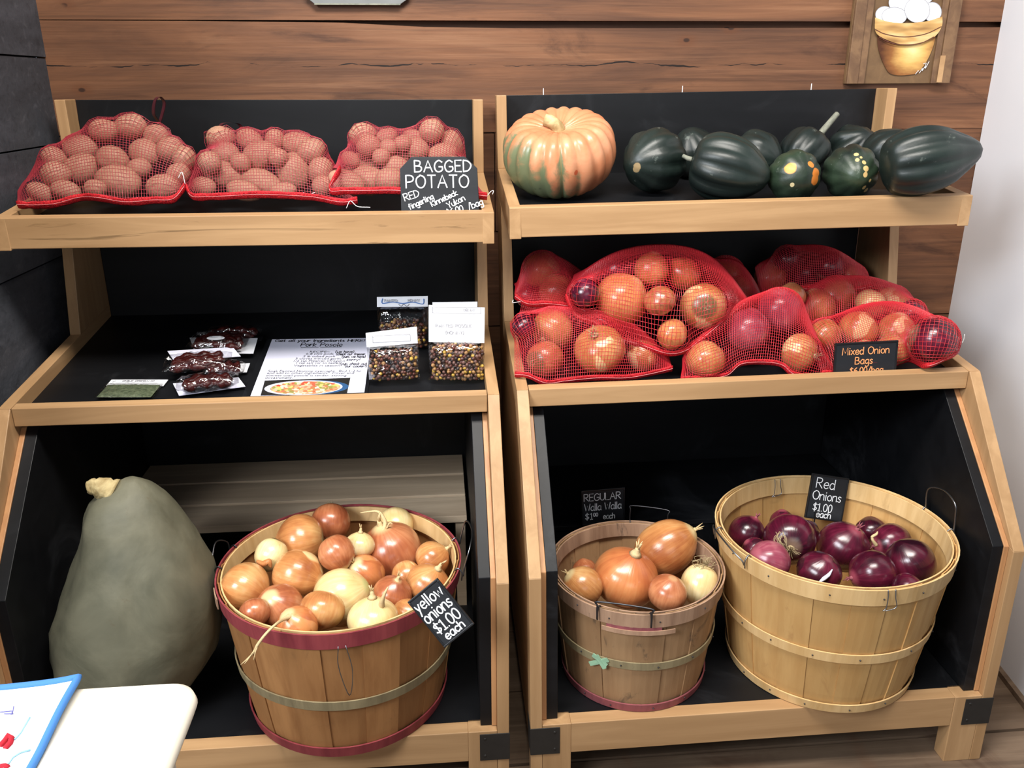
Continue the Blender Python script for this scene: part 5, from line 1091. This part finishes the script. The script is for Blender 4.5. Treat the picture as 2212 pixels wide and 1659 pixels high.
# ---- flat herb packet
def packet_frame(pxs, h=0.0):
    P = [lift(sheetM(*p), h) for p in pxs]; x = nrm(P[1]-P[0]); M_ = plane_frame(P[3]+n2*.0005, x, P[0]-P[3]); return P, M_
P, Mf = packet_frame(((231, 823), (353, 823), (333, 862), (203, 866)))
w_ = np.linalg.norm(P[1]-P[0]); h_ = np.linalg.norm(P[0]-P[3])*.98
t = thing('herb_packet', 'flat clear packet of dried green herbs with a white label', 'packet', Mf)
def pillow(w_, h_, th, n=16, m_=12, p=2.6, x0=0, y0=0, seed=0, z0=0.0, rough=.0):
    g = G(); T, B_ = [], []
    for sgn, out in ((1, T), (-1, B_)):
        for j in range(m_+1):
            out.append([(x0+w_*i/n, y0+h_*j/m_, z0+th*.5*((1+sgn*max(0, (1-abs(2*i/n-1)**p)*(1-abs(2*j/m_-1)**p))**.5*(1+rough*nz((i*.8+seed, j*.8, sgn))))) ) for i in range(n+1)])
    k = n+1; V = [v for r in T for v in r]+[v for r in B_ for v in r]; o_ = len(V)//2
    Fc = [(j*k+i, j*k+i+1, (j+1)*k+i+1, (j+1)*k+i) for j in range(m_) for i in range(n)]
    return V, Fc+[tuple(o_+v for v in f[::-1]) for f in Fc]
part('dried_herb', pillow(w_*.92, h_*.62, .010, 22, 16, 3, w_*.04, .004, 3, .0006, .5), MAT['herb_green'], t, True)
part('clear_wrapper', pillow(w_, h_*.72, .013, 18, 12, 3, 0, 0, 5, .0, .25), MAT['clear_film'], t, True)
o = part('label_card', box(0, w_, h_*.68, h_, .002, .0032), MAT['paper_white'], t)
lettering('label_text', [line('CHILE OREGANO', h_*.075, w_*.5, h_*.88), [np.array([[w_*.14, h_*.80], [w_*.86, h_*.80]])], [np.array([[w_*.06, h_*.86], [w_*.10, h_*.92]])], [np.array([[w_*.05, h_*.77], [w_*.10, h_*.81]])]], .0006, 'ink_grey', t, Mf, .0036)
# ---- chili packets, each propped on the one in front
def chili(quad, bagq, h0, label, dark=False, tiltz=.0, card='paper_lilac', dot=False):
    """quad: card corners TL,TR,BR,BL in the photo; bagq: centre and half extents of the bag of pods"""
    P = [lift(sheetM(*p), h0) for p in quad]; x = nrm(.5*(P[1]-P[0])+.5*(P[2]-P[3])); Mf = plane_frame(P[3], x, P[0]-P[3]+n2*tiltz); A = Mf.inverted()
    L = [xf(A, np.array([p]))[0] for p in P]; t = thing('chili_packet', label, 'packet', Mf, 'chili packets on the left middle shelf')
    V = [(p[0], p[1], 0) for p in L]; V += [(a, b, -.0012) for a, b, c in V]
    part('label_card', (V, [(3, 2, 1, 0), (4, 5, 6, 7)]+[(i, (i+1) % 4, 4+(i+1) % 4, 4+i) for i in range(4)]), MAT[card], t)
    B0 = xf(A, np.array([lift(sheetM(bagq[0], bagq[1]), h0+.010)]))[0]; sc_ = 1.0/F_PX*np.linalg.norm(P[0]-CAM); bw, bh = bagq[2]*sc_, bagq[3]*sc_*1.9
    R = random.Random(int(bagq[0]))
    for i in range(5):
        yv = B0[1]-bh*.7+bh*1.4*i/4; ln = bw*.9*R.uniform(.8, 1); pts = [(B0[0]-ln, yv, .012), (B0[0]-ln*.3, yv+R.uniform(-.004, .004), .016), (B0[0]+ln*.4, yv+R.uniform(-.004, .004), .015), (B0[0]+ln, yv+R.uniform(-.006, .006), .011)]
        part('dried_chili', tube(crom(pts, 5), np.array([.002]+[.0075+.003*math.sin(j*1.3+i) for j in range(14)]+[.002]), 8), MAT['chili_red'], t, True)
    part('clear_wrapper', pillow(2.1*bw, 2.0*bh, .032, 20, 12, 2.4, B0[0]-1.05*bw, B0[1]-bh, i, -.001, .5), MAT['clear_film'], t, True)
    if dot: part('round_sticker', (lambda v: ([(a+B0[0], b+B0[1]-bh*.55, .030) for a, b, c in v[0]], v[1]))(disc(0, 0, .019, .009, 0)), MAT['paper_white'], t)
    return t
chili(((375, 836), (516, 822), (531, 842), (388, 862)), (452, 846, 56, 13), .008, 'front chili packet nearest the shelf lip')
chili(((470, 795), (541, 792), (534, 811), (465, 815)), (488, 818, 38, 10), .008, 'chili packet whose white card corner sticks out on the right of the pile', card='paper_white')
chili(((367, 785), (507, 776), (523, 790), (380, 801)), (432, 811, 60, 13), .022, 'chili packet lying on top in the middle of the pile', tiltz=.008)
chili(((413, 747), (559, 748), (549, 776), (424, 776)), (478, 764, 55, 14), .014, 'chili packet with a round white sticker', tiltz=.006, card='paper_white', dot=True)
chili(((452, 740), (570, 738), (566, 746), (458, 748)), (508, 742, 52, 7), .012, 'rearmost chili packet, mostly hidden, with no card facing front', card='board_frame')
# ---- bags of mixed dried corn
KM = [MAT['kernel_'+k] for k in ('maroon', 'dark', 'yellow', 'tan', 'mauve')]
def corn(px0, px1, pyb, y, hk, hc, dep, label, seed, tone, cardtop=None, lean=.12, card=None, text=None, rot=0.0):
    """bag standing at depth y: kernels hk high, card above; px0..px1 its width at the bottom"""
    a = atY(ML, px0, pyb, y); b = atY(ML, px1, pyb, y); w_ = np.linalg.norm(b-a); x = nrm(b-a); zf_ = xf(ML, np.array([[0, y, z2(y)]]))[0][2]
    a = a.copy(); lc = xf(ML.inverted(), np.array([a]))[0]; lc[2] = z2(lc[1])+.0075; a = xf(ML, np.array([lc]))[0]
    Mf = plane_frame(a, x+np.array([0, 0, 0]), np.array([0, lean, 1.0])); Mf = Mf @ Matrix.Rotation(rot, 4, 'Z')
    t = thing('hominy_bag', label, 'bag', Mf, 'clear bags of dried hominy'); R = random.Random(seed); g = G(); ci = []; n = 0
    B_, BF = ball(7, 5)
    nx, ny = int(w_/.0075), int(hk/.0068)
    for j in range(ny):
        for i in range(nx):
            for zz in (0, 1, 2):
                if zz == 2 and j < ny-1: continue
                X_ = (i+.5+R.uniform(-.35, .35)+(.5 if j % 2 else 0))/nx*w_*.94+.004; Y_ = (j+.5+R.uniform(-.3, .3))*.0068+.002
                if X_ > w_-.004: continue
                e = (1-abs(2*X_/w_-1)**4)*(1-abs(2*Y_/(hk*1.15)-1)**4); top_ = hk*(1-.12*abs(2*X_/w_-1)**2+.05*nz((X_*60, seed, 0)))
                if Y_ > top_: continue
                Z_ = dep*.5*e**.5*(1 if zz == 0 else (.35 if zz == 1 else -.3))+R.uniform(-.0015, .0015); r = R.uniform(.0034, .0048)
                V = B_*np.array([r, r*R.uniform(.8, 1), r*.8]); th = R.random()*3; c, s_ = math.cos(th), math.sin(th); V = V@np.array([[c, s_, 0], [-s_, c, 0], [0, 0, 1]])+np.array([X_, Y_, Z_])
                g.add(V, BF); ci += [R.choices(range(5), tone)[0]]*len(BF)
    o = part('corn_kernels', g.geo(), KM, t, True, idx=ci); o['kind'] = 'stuff'
    hb = hk*1.12 if not card else max(hk*1.04, card[0]+.003)
    part('clear_wrapper', pillow(w_*1.02, hb, dep*1.2+.004, 20, 18, 4, -w_*.01, -.0010, seed, -dep*.6-.001, .25), MAT['clear_film'], t, True)
    if card:
        y0, y1_, skew = card; q = part('header_card', ([(-.001, y0, .004), (w_*1.0, y0+skew*.4, .004), (w_*1.0, y1_+skew, .002), (-.001, y1_, .002), (-.001, y0, -.004), (w_*1.0, y0+skew*.4, -.004), (w_*1.0, y1_+skew, -.002), (-.001, y1_, -.002)],
            [(0, 1, 2, 3), (7, 6, 5, 4), (3, 2, 6, 7), (0, 3, 7, 4), (2, 1, 5, 6), (1, 0, 4, 5)]), MAT['paper_white'], t)
        if text:
            for nm, mt, r_, ll in text(w_, y0, y1_): lettering(nm, ll, r_, mt, q, Mf @ Matrix.Translation((0, 0, .0035)))
    return t
def rect(x0, x1, y0, y1_): return [[np.array([[x0, y0], [x1, y0]]), np.array([[x1, y0], [x1, y1_]]), np.array([[x1, y1_], [x0, y1_]]), np.array([[x0, y1_], [x0, y0]])]]
T1_ = lambda w_, a, b: [('card_border', 'ink_blue', .0009, [[crom([(w_*.10, b-.003), (w_*.10, a+.008), (w_*.3, a+.011), (w_*.5, a+.008), (w_*.7, a+.011), (w_*.9, a+.007), (w_*.92, b-.003)], 4)]]), ('card_text', 'ink_grey', .0004, [line('PAINTED', .0055, w_*.27, b-.010), line('HOMINY', .0055, w_*.72, b-.009)]), ('card_curl', 'ink_black', .0005, [[crom([(w_*.42, a+.006), (w_*.47, a+.002), (w_*.52, a+.006), (w_*.58, a+.002), (w_*.63, a+.006)], 4)]])]
T2_ = lambda w_, a, b: [('card_border', 'ink_grey', .0005, rect(w_*.12, w_*.86, b-.019, b-.006))]
T3_ = lambda w_, a, b: [('card_border', 'ink_grey', .0005, rect(w_*.06, w_*.93, b-.015, b-.003)), ('card_text', 'ink_grey', .0004, [line('PAINTED POSOLE', .0068, w_*.44, b-.044), line('(HOMINY)', .0068, w_*.46, b-.058), line('HOMINY', .005, w_*.72, b-.011)])]
corn(818, 925, 760, -.205, .062, .10, .040, 'hominy bag standing at the back with a blue bordered card', 1, (6, 3, 1.2, 3, 2), lean=.10, card=(.090, .111, .003), text=T1_)
corn(800, 908, 846, -.372, .066, .09, .040, 'hominy bag at the front beside the recipe sheet', 2, (5, 4, 1.5, 2.5, 2.5), lean=.14, card=(.070, .098, .008), text=T2_, rot=.055)
corn(928, 1045, 842, -.372, .078, .12, .040, 'hominy bag in the right front corner with a tall white card', 3, (3, 2, 2.2, 4, 3), lean=.12, card=(.078, .152, -.004), text=T3_)
corn(936, 1030, 800, -.290, .070, .12, .030, 'hominy bag hidden behind the tall white card', 4, (3, 3, 3, 2, 2), lean=.10, card=(.075, .128, .002))
# ================================================================== table with embroidered cloth, front left
zt = .72; TC = [atZ(I4, *p, zt) for p in ((60, 1490), (372, 1472), (420, 1562), (385, 1659))]
x1 = TC[2][0]-.010; y1 = TC[1][1]+.006; r_ = .030
t = thing('side_table', 'white rounded table corner at the bottom left', 'table', (x1-.24, y1-.20, 0))
def rrect(x0, x1, y0, y1_, r, n=8):
    out = []
    for cx, cy, a in ((x1-r, y1_-r, 0), (x0+r, y1_-r, 90), (x0+r, y0+r, 180), (x1-r, y0+r, 270)):
        out += [(cx+r*math.cos(math.radians(a+90*i/n)), cy+r*math.sin(math.radians(a+90*i/n))) for i in range(n+1)]
    return out
RR = []
for d, z in ((.012, zt-.026), (.004, zt-.024), (0, zt-.014), (.002, zt-.006), (.008, zt-.0012), (.016, zt)):
    RR.append([(x, y, z) for x, y in rrect(x1-.48+d, x1-d, y1-.40+d, y1-d, r_-d*.5)])
plain('table_cream', (240, 234, 218), .38, .45); plain('cloth_white', (246, 246, 250), .9, .1); plain('cloth_blue', (74, 124, 190), .9, .1); plain('thread_red', (176, 44, 56), .9, .1); plain('thread_teal', (150, 196, 210), .9, .1); plain('thread_violet', (110, 110, 170), .9, .1)
part('top', rings(RR), MAT['table_cream'], t, True, world=True)
g = G()
for a in ((x1-.455, x1-.025, y1-.060, y1-.045), (x1-.455, x1-.025, y1-.375, y1-.36), (x1-.050, x1-.035, y1-.36, y1-.060), (x1-.455, x1-.44, y1-.36, y1-.060)): g.box(*a, zt-.09, zt-.0262)
part('apron', g.geo(), MAT['table_cream'], t, world=True)
for xx in (x1-.45, x1-.065):
    for yy in (y1-.37, y1-.085): part('leg', box(xx, xx+.036, yy, yy+.036, .0045, zt-.0264), MAT['table_cream'], t, world=True, bevel=.003)
# cloth: quilted square, one corner lifted
C1, C0 = atZ(I4, 172, 1478, zt+.004), atZ(I4, -40, 1497, zt+.004); C2_ = atZ(I4, 60, 1672, zt+.004); e1 = C0-C1; e2 = C2_-C1; base = C1
t = thing('cloth', 'white embroidered cloth with a blue border on the table corner', 'cloth', m4(np.eye(3), base)); nu = 14
def cl(u, v): 
    u = max(-.02, min(1.02, u)); P = C1+e1*u*1.0+e2*v; dd = math.hypot(u, v); P = P+np.array([0, 0, .0035+.005*math.exp(-dd*4)+.003*math.sin(v*5)*math.exp(-u*3)]); return P
V = [cl(i/nu, j/nu) for j in range(nu+1) for i in range(nu+1)]; k = nu+1; V2 = [v-np.array([0, 0, .003]) for v in V]
Fc = [(j*k+i, (j+1)*k+i, (j+1)*k+i+1, j*k+i+1) for j in range(nu) for i in range(nu)]; o_ = len(V)
part('quilted_square', (V+V2, Fc+[tuple(o_+q for q in f[::-1]) for f in Fc]), MAT['cloth_white'], t, True, world=True)
part('blue_binding', tube(crom([cl(u, 0) for u in np.linspace(1, 0, 10)], 3)[:-1].tolist()+[cl(0, 0)]+crom([cl(0, v) for v in np.linspace(0, 1, 10)], 3)[1:].tolist(), .0040, 8), MAT['cloth_blue'], t, True, world=True)
def clp(px, py):
    P = atZ(I4, px, py, zt+.007); A = np.stack([e1[:2], e2[:2]], 1); uv = np.linalg.solve(A, (P-C1)[:2]); return cl(*uv)+np.array([0, 0, .0009])
def emb(name, mat, r, lines):
    for L in lines: part(name, tube([clp(*p) for p in L], r, 5), MAT[mat], t, True, world=True)
emb('violet_stitches', 'thread_violet', .0005, [[(0, 1542), (26, 1540), (30, 1546), (10, 1546)], [(31, 1530), (29, 1540), (25, 1548)]])
emb('teal_stitches', 'thread_teal', .0009, [[(66, 1555), (56, 1570), (46, 1586), (32, 1600)], [(66, 1620), (44, 1626), (28, 1636), (14, 1655)]])
for L, r in (([(0, 1614), (10, 1604), (18, 1592), (26, 1598), (22, 1608), (12, 1618)], .0028), ([(0, 1656), (10, 1654), (18, 1657)], .0022)): part('red_flower', tube([clp(*p) for p in L], r, 6), MAT['thread_red'], t, True, world=True)
# ================================================================== things on the plank wall
yw = WY-.016; q = [atY(I4, *p, yw) for p in ((1826, 182), (2048, 180))]; xa, xb, zb_ = q[0][0], q[1][0], .5*(q[0][2]+q[1][2]); W_ = xb-xa; Hh = .34
Mf = plane_frame((xa, yw, zb_), (1, 0, 0.003), (0, 0, 1)); t = thing('wall_painting', 'painted wooden panel with a pot of white eggs on the plank wall', 'painting', Mf)
wood('painting_frame', (128, 98, 70), (92, 66, 48), 'z', .6); wood('painting_ground', (120, 92, 62), (98, 74, 50), 'z', .6)
mx_ = lambda a, b, z0, z1_, nm, mt, y0=0, y1_=Hh, bv=.0015: part(nm, box(a, b, y0, y1_, z0, z1_), MAT[mt], t, bevel=bv)
mx_(0, W_, -.014, -.002, 'panel', 'painting_ground'); mx_(0, .027, -.002, .007, 'stile', 'painting_frame'); mx_(.0275, .045, -.002, .004, 'moulding', 'painting_frame'); mx_(W_-.030, W_, -.002, .007, 'stile', 'painting_frame'); mx_(W_-.046, W_-.0305, -.002, .004, 'moulding', 'painting_frame')
mx_(W_-.034, W_-.021, .0072, .0076, 'bare_wood_patch', 'maple_z', .002, .062, 0)
X = lambda px, py: xf(Mf.inverted(), np.array([atY(I4, px, py, yw)]))[0][:2]
s = N('painted_pot', .6, .2); sp = s.n('SeparateXYZ'); s.l(s.tc.outputs['Object'], sp.inputs[0]); pc = X(1962, 110); nz_ = s.noise(s.mapv((18, 60, 1), rnd=False), 1.2, 4)
d = s.n('VectorMath', operation='DISTANCE'); s.l(s.tc.outputs['Object'], d.inputs[0]); d.inputs[1].default_value = (pc[0]+.012, pc[1], 0); f = s.mth('ADD', s.mth('MULTIPLY', d.outputs['Value'], 9.5), s.mth('MULTIPLY', nz_, .30))
s.col(s.ramp(f, [(.16, lin((240, 214, 150))), (.42, lin((214, 170, 100))), (.66, lin((140, 92, 52))), (.9, lin((78, 46, 30)))]))
def flat(pxs, z, nm, mt, par): P = [X(*p) for p in pxs]; return part(nm, ([(a, b, z) for a, b in P]+[(a, b, z-.0006) for a, b in P], [tuple(range(len(P)))[::-1], tuple(range(len(P), 2*len(P)))]), mt, par)
body = flat(crom([(1895, 70), (1896, 100), (1905, 130), (1916, 152), (1925, 160), (1945, 163), (1975, 160), (1985, 154), (2000, 135), (2014, 105), (2022, 75)], 4), .0006, 'painted_pot', MAT['painted_pot'], t)
s2_ = N('painted_rim', .6, .2); s2_.col(s2_.ramp(s2_.noise(s2_.mapv((9, 40, 1), rnd=False), 1.0, 2, .5, .2), [(.3, lin((124, 84, 50))), (.5, lin((196, 156, 98))), (.7, lin((232, 208, 156)))]))
flat(crom([(1888, 40), (1888, 66), (1900, 80), (1935, 94), (1965, 96), (2000, 88), (2020, 76), (2032, 56), (2033, 36)], 4).tolist()+crom([(2033, 36), (2000, 46), (1960, 50), (1920, 48), (1888, 38)], 4).tolist(), .0056, 'painted_rim', MAT['painted_rim'], t)
plain('paint_white', (244, 245, 250), .6); plain('paint_line', (92, 46, 30), .7)
for ei, (cx, cy, rx, ry) in enumerate(((1990, -6, 24, 16), (1945, 6, 26, 22), (1910, 32, 20, 18), (2012, 26, 20, 21), (1930, 35, 27, 19), (1979, 22, 27, 27))):
    ze = .0010+.0007*ei
    e_ = flat([(cx+rx*math.cos(a), cy+ry*math.sin(a)) for a in np.linspace(0, 6.2832, 33)[:-1]], ze, 'painted_egg', MAT['paint_white'], t)
    lettering('egg_outline', [[np.array([X(cx+rx*math.cos(a), cy+ry*math.sin(a)) for a in np.linspace(0, 6.2832, 33)])]], .0006, 'ink_grey', e_, Mf, ze+.0001)
lettering('painted_lines', [[np.array([X(*p) for p in crom([(1888, 64), (1910, 74), (1950, 80), (1995, 74), (2030, 58)], 4)])], [np.array([X(*p) for p in crom([(1896, 80), (1920, 92), (1950, 97), (1985, 94), (2014, 80)], 4)])]], .0009, 'paint_line', t, Mf, .0059)
lettering('signature', [[np.array([X(*p) for p in [(1977, 160), (1983, 152), (1985, 158), (1992, 147), (1991, 153), (1999, 141), (1998, 148), (2006, 133)]])], [np.array([X(*p) for p in [(1994, 138), (2000, 136), (1997, 146)]])]], .0006, 'chalk_white', t, Mf, .0016)
# grey slate plaque whose lower edge hangs into the picture
q = [X_ for X_ in (atY(I4, 676, 9, .052), atY(I4, 866, 10, .052), atY(I4, 886, 0, .052))]; Mf = plane_frame((q[0][0], .052, q[0][2]), (1, 0, 0), (0, 0, 1)); w_ = q[1][0]-q[0][0]
plain('slate_grey', (122, 124, 124), .6, .3, .08, 20); t = thing('slate_plaque', 'grey plaque with clipped corners at the top edge of the photo', 'plaque', Mf)
board(t, 'plate', [(.004, 0), (w_-.002, 0), (w_+.020, .014), (w_+.020, .13), (-.016, .13), (-.016, .016)], .006, 'slate_grey'); 
part('edge_trim', box(.003, w_-.001, -.0012, .0018, -.0065, .0008), MAT['stem_grey'], t)
# ================================================================== dry stalks, husks and root hair on the loose onions
def near(lab): return next(o for o in COL.objects if o.get('label') == lab)
def extra(lab, name, P, r, mat, k=6):
    t = near(lab); c = np.array(TM[t.name].translation); V = []
    P3 = []
    dpt = (c-CAM)@FWD
    for px, py, dz in P:
        d = ray(px, py); P3.append(CAM+d*(dpt+dz)/(d@FWD))
    n = len(crom(P3, 6)); part(name, tube(crom(P3, 6), np.interp(np.linspace(0, 1, n), np.linspace(0, 1, len(r)), r), k), MAT[mat], t, True, world=True)
bl_ = 'big copper onion with a long dried stalk on top'
extra(bl_, 'dry_stalk', [(832, 1160, -.03), (828, 1148, -.035), (832, 1130, -.03), (824, 1112, -.03), (815, 1105, -.025), (800, 1105, -.02), (778, 1108, -.01)], [.006, .004, .005, .0035, .003, .0022, .001], 'onion_papery')
extra(bl_, 'dry_stalk', [(835, 1142, -.035), (842, 1130, -.04), (848, 1132, -.04)], [.002, .002, .001], 'onion_papery')
for P in ([(826, 1160, -.045), (822, 1172, -.052), (818, 1182, -.056)], [(832, 1162, -.046), (834, 1176, -.054)], [(829, 1160, -.046), (827, 1178, -.055)]): extra(bl_, 'husk_shred', P, [.0026, .0014, .0006], 'onion_papery')
ol = 'onion at the front rim whose stalk hangs over the edge'
extra(ol, 'dry_stalk', [(630, 1330, -.02), (612, 1338, -.04), (594, 1350, -.075), (572, 1372, -.085), (556, 1394, -.085), (546, 1412, -.082), (520, 1436, -.08)], [.006, .003, .0022, .0026, .0028, .002, .0006], 'onion_papery')
for P in ([(560, 1388, -.085), (552, 1408, -.086), (548, 1426, -.085)], [(550, 1404, -.084), (536, 1424, -.083), (528, 1434, -.083)]): extra(ol, 'stalk_fibre', P, [.0014, .001, .0005], 'onion_papery')
extra('white onion at the front rim with a short dried neck', 'dry_stalk', [(824, 1310, -.02), (826, 1296, -.03), (832, 1280, -.035), (838, 1268, -.035)], [.006, .004, .0026, .001], 'onion_papery')
extra('pale onion with torn husk under the large golden one', 'torn_husk', [(555, 1212, -.03), (568, 1218, -.035), (580, 1214, -.038), (586, 1226, -.036)], [.003, .006, .007, .002], 'onion_husk')
wl_ = 'pale cream onion with grey roots at the right'; R = random.Random(4)
for i in range(16):
    x0, y0 = 1516+R.uniform(-14, 22), 1222+R.uniform(-8, 14); extra(wl_, 'root_hair', [(x0, y0, -.01), (x0+R.uniform(-14, 14), y0-R.uniform(2, 14), -.02), (x0+R.uniform(-20, 24), y0-R.uniform(-4, 22), -.02)], [.0007, .0006, .0003], 'onion_roots', 4)
for lab, pts in (('bright purple onion with a white torn strip at the front', [(1770, 1258, -.052), (1780, 1250, -.05), (1790, 1242, -.046), (1798, 1230, -.04)]),): extra(lab, 'torn_strip', pts, [.002, .004, .0035, .001], 'paper_lilac')
extra('purple onion with a pale curled dry neck', 'dry_stalk', [(1893, 1178, -.03), (1886, 1168, -.035), (1884, 1160, -.035), (1893, 1154, -.035), (1896, 1148, -.035)], [.004, .003, .003, .003, .001], 'onion_papery')
rl = 'large purple onion showing a tuft of roots'
for i in range(18):
    x0, y0 = 1684+R.uniform(-9, 9), 1158+R.uniform(-12, 8); extra(rl, 'root_hair', [(x0, y0, -.05), (x0+R.uniform(-8, 8), y0+R.uniform(4, 14), -.058), (x0+R.uniform(-10, 10), y0+R.uniform(14, 36), -.06)], [.0008, .0006, .0003], 'onion_roots', 4)
